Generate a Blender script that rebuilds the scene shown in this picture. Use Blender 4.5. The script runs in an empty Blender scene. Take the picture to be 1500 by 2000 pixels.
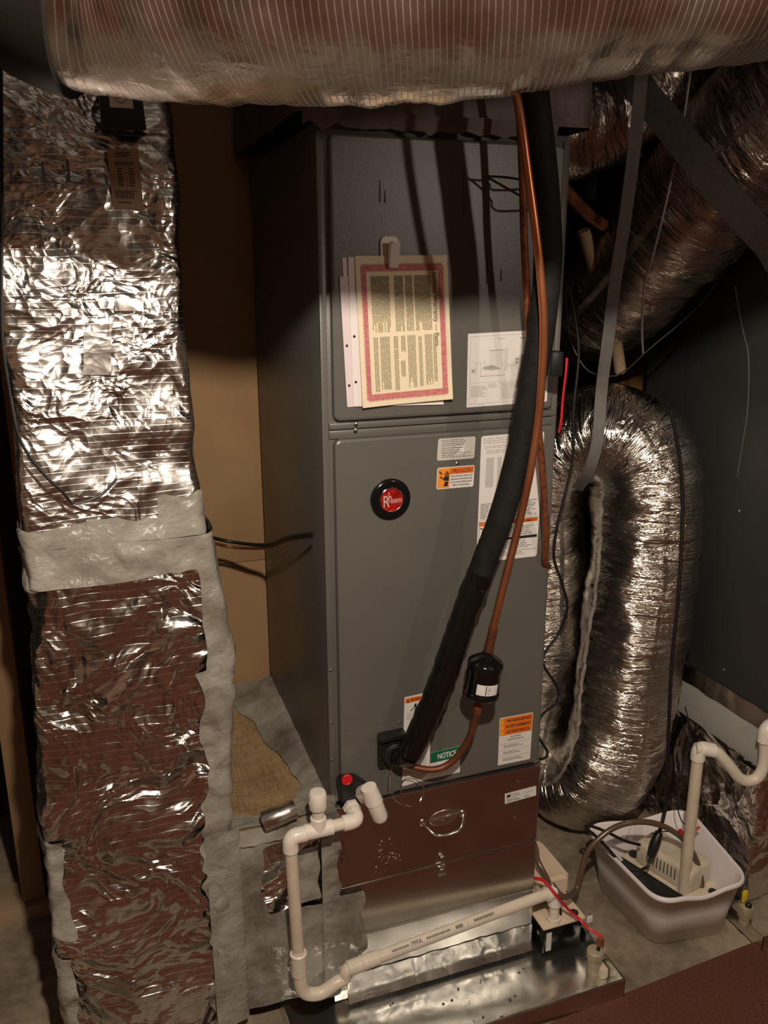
import bpy, bmesh, math, random
from mathutils import Vector, Matrix, noise
random.seed(7)
sc = bpy.context.scene
COL = sc.collection
V = Vector

# ------------------------------------------------------------------ camera
CAM = V((-0.4516, -1.6185, 1.7113)); YAW, PIT, ROLL, FPX = 0.3458, 0.2710, -0.0030, 1660.07
_f = V((math.sin(YAW)*math.cos(PIT), math.cos(YAW)*math.cos(PIT), -math.sin(PIT)))
_r0 = V((math.cos(YAW), -math.sin(YAW), 0)); _u0 = _r0.cross(_f)
_r = _r0*math.cos(ROLL)+_u0*math.sin(ROLL); _u = -_r0*math.sin(ROLL)+_u0*math.cos(ROLL)
cd = bpy.data.cameras.new('camera'); cam = bpy.data.objects.new('camera', cd); COL.objects.link(cam)
cd.sensor_fit = 'HORIZONTAL'; cd.sensor_width = 36; cd.lens = 36*FPX/1500; cd.clip_start = .02
M = Matrix((_r, _u, -_f)).transposed().to_4x4(); M.translation = CAM; cam.matrix_world = M
sc.camera = cam
# ------------------------------------------------------------------ world, lamps, exposure
w = bpy.data.worlds.new('world'); sc.world = w; w.use_nodes = True
w.node_tree.nodes['Background'].inputs[0].default_value = (1, .8, .62, 1)
w.node_tree.nodes['Background'].inputs[1].default_value = .004
def lamp(name, loc, power, col, rad):
    l = bpy.data.lights.new(name, 'POINT'); l.energy = power; l.color = col; l.shadow_soft_size = rad
    o = bpy.data.objects.new(name, l); COL.objects.link(o); o.location = loc; return o
LAMP = V((-.27, -1.50, 2.155))
bulb_light = lamp('bulb_light', LAMP, 64, (1, .86, .71), .028)
FAR = V((1.05, -1.80, 2.03))
far_light = lamp('far_bulb_light', FAR, 10, (1, .86, .71), .03)
vs = sc.view_settings
vs.view_transform = 'Standard'; vs.look = 'None'; vs.gamma = 1; vs.use_curve_mapping = False; vs.exposure = .85

# ------------------------------------------------------------------ helpers
def P(x, y, axis, val):
    d = _f + _r*((x-750)/FPX) - _u*((y-1000)/FPX)
    return CAM + d*((val-CAM[axis])/d[axis])
LOC = {}
def thing(name, label, cat, loc, group=None):
    o = bpy.data.objects.new(name, None); COL.objects.link(o); o.location = loc; o.empty_display_size = .05
    o['label'] = label; o['category'] = cat
    if group: o['group'] = group
    LOC[o] = V(loc); return o
def obj(name, mesh, mat, parent=None, smooth=True, label=None, kind=None):
    """mesh = MB in world coordinates"""
    me = bpy.data.meshes.new(name)
    if name in ('small_print', 'table_print', 'diagram_lines', 'pipe_print'): kind = 'stuff'
    if parent is not None: base = LOC[parent]
    elif kind == 'structure': base = V((0, 0, 0))
    else:
        xs = [v[0] for v in mesh.v]; ys = [v[1] for v in mesh.v]; zs = [v[2] for v in mesh.v]
        base = V(((min(xs)+max(xs))/2, (min(ys)+max(ys))/2, min(zs)))
    me.from_pydata([V(v)-base for v in mesh.v], [], mesh.f); me.update()
    if mesh.uv:
        l = me.uv_layers.new(name='uv')
        for lp in me.loops: l.data[lp.index].uv = mesh.uv[lp.vertex_index]
    if smooth:
        me.polygons.foreach_set('use_smooth', [True]*len(me.polygons))
        if smooth != 'full': me.set_sharp_from_angle(angle=math.radians(38))
    me.materials.append(mat)
    o = bpy.data.objects.new(name, me); COL.objects.link(o)
    if parent is None: o.location = base
    else: o.parent = parent
    LOC[o] = base
    if label: o['label'] = label
    if kind: o['kind'] = kind
    return o
def top(o, label, cat, group=None):
    o['label'] = label; o['category'] = cat
    if group: o['group'] = group
    return o
class MB:
    def __init__(s): s.v = []; s.f = []; s.uv = []
    def add(s, vs, fs):
        n = len(s.v); s.v += [V(p) for p in vs]; s.f += [tuple(i+n for i in f) for f in fs]; return s
    def merge(s, o): return s.add(o.v, o.f)
    def quad(s, a, b, c, d): return s.add([a, b, c, d], [(0, 1, 2, 3)])
    def xform(s, m): s.v = [m @ p for p in s.v]; return s
def smooth_edge(m, it=5):
    """relax the open border of a patch so that it reads as a brushed edge"""
    cnt = {}
    for f in m.f:
        for a, b in zip(f, f[1:]+f[:1]): k = (min(a, b), max(a, b)); cnt[k] = cnt.get(k, 0)+1
    nb = {}
    for (a, b), c in cnt.items():
        if c == 1: nb.setdefault(a, []).append(b); nb.setdefault(b, []).append(a)
    for _ in range(it):
        new = {i: (m.v[i]+sum((m.v[j] for j in js), V()))/(len(js)+1) for i, js in nb.items() if len(js) == 2}
        for i, p in new.items(): m.v[i] = p
    return m
def from_bm(bm):
    m = MB(); bm.verts.index_update()
    m.v = [v.co.copy() for v in bm.verts]; m.f = [tuple(x.index for x in f.verts) for f in bm.faces]; bm.free(); return m
def box(a, b, bev=0, seg=2, open_top=False):
    bm = bmesh.new(); bmesh.ops.create_cube(bm, size=1)
    a = V(a); b = V(b)
    for v in bm.verts: v.co = V(((a[i]+b[i])/2+v.co[i]*(b[i]-a[i]) for i in range(3)))
    if open_top: bmesh.ops.delete(bm, geom=[f for f in bm.faces if f.normal.z > .9], context='FACES')
    if bev: bmesh.ops.bevel(bm, geom=bm.edges[:], offset=bev, segments=seg, affect='EDGES', profile=.5)
    return from_bm(bm)
def prism(poly, d, bev=0):
    """poly: list of 3D points of one face (planar), extruded along vector d"""
    bm = bmesh.new(); f = bm.faces.new([bm.verts.new(p) for p in poly])
    r = bmesh.ops.extrude_face_region(bm, geom=[f])
    for e in r['geom']:
        if isinstance(e, bmesh.types.BMVert): e.co += V(d)
    bmesh.ops.recalc_face_normals(bm, faces=bm.faces[:])
    if bev: bmesh.ops.bevel(bm, geom=bm.edges[:], offset=bev, segments=2, affect='EDGES')
    return from_bm(bm)
def rrect(x0, x1, z0, z1, r, n=5):
    pts = []
    for cx, cz, a in ((x1-r, z1-r, 0), (x0+r, z1-r, 90), (x0+r, z0+r, 180), (x1-r, z0+r, 270)):
        for k in range(n+1):
            t = math.radians(a+90*k/n); pts.append((cx+r*math.cos(t), cz+r*math.sin(t)))
    return pts
def panelY(x0, x1, z0, z1, y, th, r, bev=.003):
    """rounded front panel facing -Y: front at y, thickness th"""
    m = MB(); rings = [(0, y+th), (0, y+bev), (bev*.3, y+bev*.3), (bev, y)]; n = 0
    allp = []
    for ins, yy in rings:
        q = rrect(x0+ins, x1-ins, z0+ins, z1-ins, max(r-ins, .0005)); n = len(q)
        allp += [V((a, yy, b)) for a, b in q]
    fs = []
    for k in range(len(rings)-1):
        for i in range(n): fs.append((k*n+i, k*n+(i+1) % n, (k+1)*n+(i+1) % n, (k+1)*n+i))
    fs.append(tuple(reversed(range((len(rings)-1)*n, len(rings)*n))))
    fs = [tuple(reversed(f)) for f in fs]
    return m.add(allp, fs)
def frame_from(d):
    d = V(d).normalized(); a = V((0, 0, 1)) if abs(d.z) < .95 else V((1, 0, 0))
    u = a.cross(d).normalized(); return u, d.cross(u)
def lathe(base, axis, prof, n=28):
    """prof: (dist along axis, radius)"""
    axis = V(axis).normalized(); u, v = frame_from(axis); m = MB(); vs = []; fs = []
    for h, r in prof:
        for i in range(n):
            t = 2*math.pi*i/n; vs.append(V(base)+axis*h+(u*math.cos(t)+v*math.sin(t))*r)
    for k in range(len(prof)-1):
        for i in range(n): fs.append((k*n+i, k*n+(i+1) % n, (k+1)*n+(i+1) % n, (k+1)*n+i))
    fs.append(tuple(reversed(range(n)))); fs.append(tuple(range((len(prof)-1)*n, len(prof)*n)))
    return m.add(vs, fs)
def catmull(pts, step):
    pts = [V(p) for p in pts]; q = [pts[0]*2-pts[1]]+pts+[pts[-1]*2-pts[-2]]; out = []
    for i in range(1, len(q)-2):
        n = max(2, int((q[i+1]-q[i]).length/step))
        for k in range(n):
            t = k/n; a, b, c, d = q[i-1:i+3]
            out.append(.5*((2*b)+(c-a)*t+(2*a-5*b+4*c-d)*t*t+(3*b-a-3*c+d)*t**3))
    out.append(pts[-1]); return out
def rounded(pts, r, n=7):
    """polyline with rounded corners"""
    pts = [V(p) for p in pts]; out = [pts[0]]
    for i in range(1, len(pts)-1):
        a = (pts[i-1]-pts[i]); b = (pts[i+1]-pts[i]); rr = min(r, a.length*.49, b.length*.49)
        p0 = pts[i]+a.normalized()*rr; p2 = pts[i]+b.normalized()*rr
        for k in range(n+1):
            t = k/n; out.append(p0*(1-t)**2+pts[i]*2*t*(1-t)+p2*t*t)
    out.append(pts[-1]); return out
def tube(path, rad, n=12, cap=True, fn=None, twist=0):
    """path: list of points; rad: number or list; fn(s, ang)->radius offset. uv=(metres along, turn)"""
    path = [V(p) for p in path]; N = len(path); m = MB(); vs = []; uv = []
    tan = []
    for i in range(N):
        t = path[min(i+1, N-1)]-path[max(i-1, 0)]; tan.append(t.normalized() if t.length > 1e-9 else V((0, 0, 1)))
    u, v = frame_from(tan[0]); s = 0
    for i in range(N):
        if i:
            s += (path[i]-path[i-1]).length
            u = (u-tan[i]*u.dot(tan[i])).normalized(); v = tan[i].cross(u)
        r = rad[i] if isinstance(rad, (list, tuple)) else rad
        for k in range(n):
            a = 2*math.pi*k/n; rr = r+(fn(s, a) if fn else 0)
            vs.append(path[i]+(u*math.cos(a)+v*math.sin(a))*rr); uv.append((s, k/n if k < n else 1))
    fs = []
    for i in range(N-1):
        for k in range(n): fs.append((i*n+k, i*n+(k+1) % n, (i+1)*n+(k+1) % n, (i+1)*n+k))
    if cap: fs.append(tuple(reversed(range(n)))); fs.append(tuple(range((N-1)*n, N*n)))
    m.add(vs, fs); m.uv = uv; return m
def sleeve(path_a, path_b, r, lip=.0):
    d = V(path_b)-V(path_a); L = d.length
    return lathe(path_a, d, [(0, r-.0015), (.0015, r), (L-.0015, r), (L, r-.0015)], 24)
class Quad:
    """a flat sheet given by photo corners TL,TR,BR,BL on a plane Y=y"""
    def __init__(s, tl, tr, br, bl, y, pts=None):
        s.c = pts or [P(*q, 1, y) for q in (tl, tr, br, bl)]
        s.n = (s.c[1]-s.c[3]).cross(s.c[0]-s.c[3]).normalized()
        if s.n.y > 0: s.n = -s.n
    def at(s, u, v, off=0):
        tl, tr, br, bl = s.c
        return bl*(1-u)*(1-v)+br*u*(1-v)+tr*u*v+tl*(1-u)*v+s.n*off
    def W(s): return (s.c[1]-s.c[0]).length
    def H(s): return (s.c[0]-s.c[3]).length
    def sheet(s, th=.0008, u0=0, u1=1, v0=0, v1=1, off=0, r=0):
        m = MB(); uvs = [(u0, v0), (u1, v0), (u1, v1), (u0, v1)]
        if r:
            ru = r/s.W(); rv = r/s.H(); uvs = []
            for cx, cy, a in ((u1-ru, v1-rv, 0), (u0+ru, v1-rv, 90), (u0+ru, v0+rv, 180), (u1-ru, v0+rv, 270)):
                for k in range(5):
                    t = math.radians(a+22.5*k); uvs.append((cx+ru*math.cos(t), cy+rv*math.sin(t)))
        n = len(uvs); vs = [s.at(u, v, off+th) for u, v in uvs]+[s.at(u, v, off) for u, v in uvs]
        fs = [tuple(range(n)), tuple(reversed(range(n, 2*n)))]+[((i+1) % n, i, n+i, n+(i+1) % n) for i in range(n)]
        return m.add(vs, fs)
    def rect(s, m, u0, u1, v0, v1, off):
        return m.quad(s.at(u0, v0, off), s.at(u1, v0, off), s.at(u1, v1, off), s.at(u0, v1, off))
    def lines(s, u0, u1, v0, v1, rows, off, fill=.55, ragged=.25, words=True, rng=None, col=False):
        """small print: rows of word-long dashes"""
        rng = rng or random; m = MB()
        for i in range(rows):
            vc = v1-(v1-v0)*(i+.5)/rows; hh = (v1-v0)/rows*fill/2; end = u1-(u1-u0)*ragged*rng.random()
            u = u0
            while u < end:
                wl = (u1-u0)*rng.uniform(.05, .16) if words else (end-u0)
                e = min(u+wl, end)
                if col: s.rect(m, vc-hh, vc+hh, 1-e, 1-u, off)
                else: s.rect(m, u, e, vc-hh, vc+hh, off)
                u = e+(u1-u0)*.018
        return m
    def text(s, body, u, v, h, off, wmax=None, align='LEFT', shear=0, rot=0, bold=0):
        """text with cap height h (fraction of sheet height) starting at u,v"""
        cu = bpy.data.curves.new('t', 'FONT'); cu.body = body; cu.size = 1; cu.shear = shear; cu.offset = bold
        to = bpy.data.objects.new('t', cu); COL.objects.link(to)
        dg = bpy.context.evaluated_depsgraph_get(); dg.update()
        me = bpy.data.meshes.new_from_object(to.evaluated_get(dg)); bpy.data.objects.remove(to)
        vs = [q.co.copy() for q in me.vertices]; fs = [tuple(p.vertices) for p in me.polygons]
        x0 = min(q.x for q in vs); x1 = max(q.x for q in vs); y1 = max(q.y for q in vs)
        ks = h*s.H()/.72; kx = ks
        W_ = s.W()
        if rot: ks = h*W_/.72; kx = ks
        span = (x1-x0)*kx
        lim = (s.H() if rot else W_)*wmax if wmax else None
        if lim: kx *= lim/span; span = lim
        a = {'LEFT': 0, 'CENTER': -.5, 'RIGHT': -1}[align]*span
        m = MB(); out = []
        for q in vs:
            X = (q.x-x0)*kx+a; Y = q.y*ks
            if rot: out.append(s.at(u+Y/W_, v-X/s.H(), off))
            else: out.append(s.at(u+X/W_, v+Y/s.H(), off))
        bpy.data.meshes.remove(me); bpy.data.curves.remove(cu)
        return m.add(out, fs)
def fbm(p, o=3):
    t = 0; a = .5
    for _ in range(o): t += a*noise.noise(p); p = p*2.03; a *= .5
    return t
# ------------------------------------------------------------------ materials
def mat(name, col=(.5, .5, .5), rough=.5, metal=0, spec=.5, coat=0, alpha=None):
    m = bpy.data.materials.new(name); m.use_nodes = True; nt = m.node_tree; b = nt.nodes['Principled BSDF']
    b.inputs['Base Color'].default_value = (*col, 1); b.inputs['Roughness'].default_value = rough
    b.inputs['Metallic'].default_value = metal; b.inputs['Specular IOR Level'].default_value = spec
    b.inputs['Coat Weight'].default_value = coat
    return m
class N:
    def __init__(s, m): s.m = m; s.t = m.node_tree; s.b = s.t.nodes['Principled BSDF']; s.co = s.t.nodes.new('ShaderNodeTexCoord')
    def new(s, ty, **k):
        n = s.t.nodes.new(ty)
        for a, b in k.items(): setattr(n, a, b)
        return n
    def ln(s, a, b): s.t.links.new(a, b)
    def mapping(s, src, scale=(1, 1, 1), rot=(0, 0, 0)):
        n = s.new('ShaderNodeMapping'); s.ln(src, n.inputs[0]); n.inputs['Scale'].default_value = scale; n.inputs['Rotation'].default_value = rot; return n.outputs[0]
    def noise(s, vec, scale, det=4, rough=.55, dist=0):
        n = s.new('ShaderNodeTexNoise'); s.ln(vec, n.inputs['Vector']); n.inputs['Scale'].default_value = scale
        n.inputs['Detail'].default_value = det; n.inputs['Roughness'].default_value = rough; n.inputs['Distortion'].default_value = dist; return n
    def vor(s, vec, scale, feat='F1'):
        n = s.new('ShaderNodeTexVoronoi', feature=feat); s.ln(vec, n.inputs['Vector']); n.inputs['Scale'].default_value = scale; return n
    def math(s, op, a, b=0.0, c=None):
        n = s.new('ShaderNodeMath', operation=op)
        for i, x in enumerate((a, b) if c is None else (a, b, c)):
            if isinstance(x, (int, float)): n.inputs[i].default_value = x
            else: s.ln(x, n.inputs[i])
        return n.outputs[0]
    def ramp(s, fac, stops):
        n = s.new('ShaderNodeValToRGB'); s.ln(fac, n.inputs[0]); e = n.color_ramp.elements
        while len(e) < len(stops): e.new(.5)
        for q, (p, c) in zip(e, stops): q.position = p; q.color = (*c, 1) if len(c) == 3 else c
        return n.outputs[0]
    def rng(s, v, a, b, c, d):
        n = s.new('ShaderNodeMapRange'); s.ln(v, n.inputs[0])
        for i, x in enumerate((a, b, c, d)): n.inputs[i+1].default_value = x
        return n.outputs[0]
    def bump(s, h, dist, strength=1):
        n = s.new('ShaderNodeBump'); s.ln(h, n.inputs['Height']); n.inputs['Distance'].default_value = dist; n.inputs['Strength'].default_value = strength
        s.ln(n.outputs[0], s.b.inputs['Normal']); return n
def foil(name, tint=(.80, .765, .73), rough=.17, big=.010, fine=.0015, scrim=None, uvwr=None, dirt=.22, wr=.010):
    """crumpled aluminium facing; big / fine = relief in metres; scrim=(axis, pitch) reinforcing threads; uvwr: wrinkles that run round a tube"""
    m = mat(name, tint, rough, 1); n = N(m); oc = n.co.outputs['Object']; uv = n.co.outputs['UV']
    wob = n.noise(oc, 6, 2); mix = n.new('ShaderNodeVectorMath', operation='SCALE'); n.ln(wob.outputs['Color'], mix.inputs[0]); mix.inputs['Scale'].default_value = .12
    addv = n.new('ShaderNodeVectorMath', operation='ADD'); n.ln(oc, addv.inputs[0]); n.ln(mix.outputs[0], addv.inputs[1]); vec = addv.outputs[0]
    if uvwr:
        mp = n.mapping(uv, (uvwr[0], uvwr[1], 1)); w1 = n.noise(mp, 1, 4, .6, .7)
        rid = n.math('ABSOLUTE', n.math('SUBTRACT', w1.outputs[0], .5)); h = n.math('MULTIPLY', rid, -wr*3)
        h = n.math('ADD', h, n.math('MULTIPLY', n.noise(vec, 9, 2).outputs[0], big))
    else:
        c = n.noise(vec, 5, 2); d = n.math('ABSOLUTE', n.math('SUBTRACT', n.noise(vec, 4.5, 3, .5, .9).outputs[0], .5))
        h = n.math('SUBTRACT', n.math('MULTIPLY', c.outputs[0], big), n.math('MULTIPLY', d, big*1.9))
        a = n.vor(vec, 26).outputs['Distance']; b = n.vor(vec, 60).outputs['Distance']
        amt = n.rng(n.noise(oc, 3.1, 2).outputs[0], .4, .62, .25, 1.3)
        h = n.math('ADD', h, n.math('MULTIPLY', n.math('MULTIPLY', n.math('ADD', a, n.math('MULTIPLY', b, .5)), fine*2), amt))
    rgh = n.rng(n.noise(oc, 11, 3).outputs[0], .3, .7, rough*.75, rough*1.5)
    if scrim:
        kind, pitch, thick, rise = scrim
        src = uv if kind == 'u' else addv.outputs[0] if False else oc
        sep = n.new('ShaderNodeSeparateXYZ'); n.ln(src, sep.inputs[0])
        ax = sep.outputs[{'u': 0, 'x': 0, 'z': 2}[kind]]
        ax = n.math('ADD', ax, n.math('MULTIPLY', n.noise(oc, 4, 2).outputs[0], .03 if kind == 'z' else .01))
        fr = n.math('FRACT', n.math('MULTIPLY', ax, 1/pitch)); t = n.math('ABSOLUTE', n.math('SUBTRACT', fr, .5))
        line = n.rng(t, .5-thick, .5-thick*.3, 0, 1); h = n.math('ADD', h, n.math('MULTIPLY', line, rise))
        rgh = n.math('ADD', rgh, n.math('MULTIPLY', line, .16))
    n.bump(h, 1, 1)
    dn = n.noise(oc, 5, 4); col = n.ramp(dn.outputs[0], [(.3, tuple(x*(1-dirt) for x in tint)), (.65, tint)]); n.ln(col, n.b.inputs['Base Color'])
    n.ln(rgh, n.b.inputs['Roughness'])
    return m
def noisy(name, stops, scale, rough=.6, metal=0, det=5, bump=0, bscale=40, mapsc=None, spec=.5, coat=0):
    m = mat(name, stops[-1][1], rough, metal, spec, coat); n = N(m); oc = n.co.outputs['Object']
    if mapsc: oc = n.mapping(oc, mapsc)
    x = n.noise(oc, scale, det); n.ln(n.ramp(x.outputs[0], stops), n.b.inputs['Base Color'])
    if bump: n.bump(n.noise(oc, bscale, 4).outputs[0], bump)
    return m
MT = {}
MT['foil_duct'] = foil('foil_duct', rough=.20, big=.018, fine=.0020, scrim=('z', .0125, .08, .00013))
MT['foil_low'] = foil('foil_low', rough=.16, big=.060, fine=.0011, scrim=('z', .0165, .05, .00018))
MT['foil_plain'] = foil('foil_plain', big=.022, fine=.0016)
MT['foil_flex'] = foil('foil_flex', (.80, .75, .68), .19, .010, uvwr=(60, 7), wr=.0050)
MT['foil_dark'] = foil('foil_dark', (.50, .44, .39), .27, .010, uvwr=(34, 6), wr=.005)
MT['foil_top'] = foil('foil_top', (.76, .69, .62), .24, .004, uvwr=(9, 8), wr=.0016, scrim=('u', .0062, .13, .00009))
MT['tape'] = foil('tape', (.85, .83, .8), .24, .004, .0006)
MT['mastic'] = noisy('mastic', [(.3, (.20, .18, .145)), (.52, (.31, .29, .25)), (.72, (.40, .385, .335))], 9, .36, bump=.016, bscale=13)
MT['mastic_thin'] = noisy('mastic_thin', [(.3, (.12, .10, .08)), (.48, (.24, .22, .185)), (.7, (.37, .35, .305))], 9, .33, bump=.014, bscale=12)
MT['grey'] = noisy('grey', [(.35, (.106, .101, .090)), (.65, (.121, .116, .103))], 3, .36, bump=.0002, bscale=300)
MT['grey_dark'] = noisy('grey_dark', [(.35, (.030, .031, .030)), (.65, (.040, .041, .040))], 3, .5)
MT['galv'] = noisy('galv', [(.3, (.55, .53, .49)), (.7, (.78, .76, .72))], 9, .26, 1, 3)
MT['galv_door'] = noisy('galv_door', [(.3, (.50, .46, .42)), (.7, (.60, .56, .52))], 6, .24, 1, 3)
MT['galv_pan'] = noisy('galv_pan', [(.28, (.40, .40, .37)), (.5, (.72, .71, .67)), (.7, (.86, .85, .81))], 7, .22, .97, 6, bump=.0015, bscale=14)
MT['black_gloss'] = mat('black_gloss', (.006, .006, .006), .13)
MT['black_plastic'] = mat('black_plastic', (.012, .012, .012), .38)
MT['foam'] = noisy('foam', [(.3, (.009, .009, .009)), (.7, (.016, .016, .015))], 30, .7, bump=.001, bscale=150, spec=.15)
MT['rubber'] = mat('rubber', (.010, .009, .008), .45)
MT['pvc'] = noisy('pvc', [(.3, (.70, .62, .50)), (.7, (.80, .73, .62))], 12, .33)
MT['pvc_white'] = mat('pvc_white', (.84, .78, .70), .28)
MT['pvc_old'] = noisy('pvc_old', [(.3, (.58, .49, .36)), (.7, (.72, .63, .49))], 14, .36)
MT['copper'] = noisy('copper', [(.3, (.48, .17, .075)), (.7, (.70, .28, .13))], 14, .36, .85, mapsc=(1, 1, .5))
MT['copper_dull'] = noisy('copper_dull', [(.3, (.13, .045, .022)), (.7, (.27, .10, .05))], 25, .5, .6)
MT['rust'] = noisy('rust', [(.3, (.10, .03, .014)), (.6, (.28, .085, .035)), (.8, (.36, .13, .06))], 60, .6, .5)
MT['white_paper'] = mat('white_paper', (.78, .72, .72), .7)
MT['pink_paper'] = mat('pink_paper', (.72, .62, .64), .7)
MT['cream'] = mat('cream', (.80, .69, .50), .7)
MT['border'] = noisy('border', [(.35, (.46, .14, .14)), (.65, (.62, .22, .21))], 160, .7)
MT['label_white'] = mat('label_white', (.74, .71, .68), .4)
MT['label_dim'] = mat('label_dim', (.56, .53, .50), .4)
MT['ink'] = mat('ink', (.012, .011, .011), .6)
MT['ink_grey'] = mat('ink_grey', (.22, .21, .195), .6)
MT['ink_light'] = mat('ink_light', (.40, .385, .36), .6)
MT['ink_green'] = mat('ink_green', (.29, .255, .15), .7)
MT['ink_title'] = mat('ink_title', (.17, .145, .08), .7)
MT['ink_dk'] = mat('ink_dk', (.075, .065, .045), .7)
MT['orange'] = mat('orange', (.78, .17, .015), .45)
MT['orange2'] = mat('orange2', (.82, .28, .03), .45)
MT['yellow'] = mat('yellow', (.85, .55, .09), .45)
MT['green'] = mat('green', (.006, .13, .06), .45)
MT['chrome'] = mat('chrome', (.85, .82, .8), .12, 1)
MT['silver'] = mat('silver', (.74, .66, .62), .3, .35)
MT['steel'] = noisy('steel', [(.3, (.45, .43, .40)), (.7, (.65, .62, .58))], 40, .3, 1)
MT['red_badge'] = noisy('red_badge', [(.35, (.26, .006, .006)), (.65, (.62, .02, .015))], 55, .22, .25, coat=.6)
MT['red_plug'] = mat('red_plug', (.62, .012, .016), .35)
MT['red_wire'] = mat('red_wire', (.62, .018, .03), .4)
MT['tan'] = noisy('tan', [(.3, (.29, .17, .08)), (.7, (.36, .22, .105))], 5, .75, bump=.0006, bscale=60)
MT['wood'] = noisy('wood', [(.3, (.21, .12, .06)), (.7, (.36, .22, .115))], 7, .7, mapsc=(1, 1, .08))
MT['wood_orange'] = noisy('wood_orange', [(.3, (.40, .19, .06)), (.7, (.56, .30, .10))], 7, .65, mapsc=(1, 1, .08))
MT['wood_sill'] = noisy('wood_sill', [(.3, (.30, .205, .12)), (.7, (.44, .32, .20))], 7, .75, mapsc=(.1, 1, 1))
MT['tub'] = mat('tub', (.84, .78, .79), .34)
MT['beige'] = noisy('beige', [(.3, (.70, .55, .40)), (.7, (.80, .66, .50))], 8, .4)
MT['beige_old'] = noisy('beige_old', [(.3, (.55, .47, .34)), (.62, (.70, .62, .48)), (.8, (.74, .67, .54))], 22, .42)
MT['valve_beige'] = noisy('valve_beige', [(.3, (.30, .25, .16)), (.7, (.46, .40, .28))], 30, .45)
MT['vinyl'] = mat('vinyl', (.115, .073, .045), .22, 0, .6)
MT['strap'] = noisy('strap', [(.3, (.085, .08, .075)), (.7, (.12, .112, .105))], 60, .55)
MT['strap_dark'] = noisy('strap_dark', [(.3, (.05, .045, .04)), (.7, (.075, .07, .062))], 60, .6)
MT['pale_metal'] = noisy('pale_metal', [(.3, (.36, .365, .33)), (.7, (.45, .455, .42))], 4, .5)
MT['cord_grey'] = mat('cord_grey', (.30, .27, .24), .5)
MT['tag'] = mat('tag', (.42, .30, .21), .7)
MT['white_plastic'] = mat('white_plastic', (.74, .69, .65), .35)
MT['clear'] = mat('clear', (.62, .60, .57), .25)
MT['yellow_plastic'] = mat('yellow_plastic', (.72, .5, .03), .4)
MT['blue_ink'] = mat('blue_ink', (.22, .22, .33), .3, .9)
def burlap():
    m = mat('burlap', (.35, .22, .11), .85); n = N(m); oc = n.co.outputs['Object']
    a = n.noise(n.mapping(oc, (260, 12, 260)), 1, 2); b = n.noise(n.mapping(oc, (12, 260, 12)), 1, 2); c = n.noise(oc, 6, 4)
    t = n.math('ADD', n.math('MULTIPLY', a.outputs[0], .3), n.math('MULTIPLY', b.outputs[0], .3)); t = n.math('ADD', t, n.math('MULTIPLY', c.outputs[0], .4))
    n.ln(n.ramp(t, [(.36, (.17, .10, .05)), (.5, (.33, .215, .105)), (.64, (.45, .31, .16))]), n.b.inputs['Base Color']); n.bump(t, .003); return m
MT['burlap'] = burlap()
def concrete():
    m = mat('concrete', (.3, .25, .2), .75); n = N(m); oc = n.co.outputs['Object']
    a = n.noise(oc, 2.6, 6, .6); b = n.noise(oc, 30, 4); c = n.vor(oc, 3.1)
    t = n.math('ADD', n.math('MULTIPLY', a.outputs[0], .75), n.math('MULTIPLY', b.outputs[0], .25))
    n.ln(n.ramp(t, [(.33, (.10, .078, .055)), (.46, (.22, .175, .125)), (.56, (.34, .27, .19)), (.7, (.45, .37, .27))]), n.b.inputs['Base Color'])
    n.bump(b.outputs[0], .002); return m
MT['concrete'] = concrete()
MT['kraft'] = noisy('kraft', [(.3, (.085, .062, .05)), (.7, (.13, .098, .08))], 14, .55, .2, bump=.004, bscale=20)
MT['carpet'] = noisy('carpet', [(.3, (.115, .036, .021)), (.7, (.21, .070, .042))], 160, .95, bump=.006, bscale=350)
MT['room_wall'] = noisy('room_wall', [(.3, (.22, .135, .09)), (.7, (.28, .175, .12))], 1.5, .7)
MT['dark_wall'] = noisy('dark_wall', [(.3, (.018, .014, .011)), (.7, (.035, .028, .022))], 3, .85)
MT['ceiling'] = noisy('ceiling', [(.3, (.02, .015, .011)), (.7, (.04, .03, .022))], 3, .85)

# ------------------------------------------------------------------ setting
S = 'structure'
obj('floor', box((-2.7, -4.3, -.10), (3.3, 1.2, 0)), MT['concrete'], kind=S, smooth=False)
cp = obj('carpet', prism([V((-2.6, -4.2, .006)), V((3.2, -4.2, .006)), V((3.2, -.09, .006)), (1.14, -.190, .006), (.48, -.229, .006), (-2.6, -.40, .006)], (0, 0, -.006), .002), MT['carpet']); top(cp, 'dark red-brown carpet ending at the bare concrete strip', 'carpet')
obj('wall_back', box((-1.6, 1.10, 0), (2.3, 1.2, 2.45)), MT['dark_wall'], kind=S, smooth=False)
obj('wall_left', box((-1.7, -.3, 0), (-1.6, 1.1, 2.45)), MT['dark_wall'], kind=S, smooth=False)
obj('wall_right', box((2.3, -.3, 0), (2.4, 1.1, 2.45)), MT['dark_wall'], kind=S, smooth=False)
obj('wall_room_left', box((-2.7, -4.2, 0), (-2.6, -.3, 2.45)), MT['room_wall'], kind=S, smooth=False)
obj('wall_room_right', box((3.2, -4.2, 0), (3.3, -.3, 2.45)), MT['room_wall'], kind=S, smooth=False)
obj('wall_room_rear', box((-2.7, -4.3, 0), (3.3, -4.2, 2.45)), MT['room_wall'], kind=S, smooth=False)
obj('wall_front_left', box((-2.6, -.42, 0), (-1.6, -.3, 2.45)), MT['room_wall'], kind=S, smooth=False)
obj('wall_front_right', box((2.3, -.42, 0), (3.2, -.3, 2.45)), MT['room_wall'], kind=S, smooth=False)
obj('ceiling', box((-2.7, -4.3, 2.45), (3.3, 1.2, 2.52)), MT['ceiling'], kind=S, smooth=False)
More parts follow.
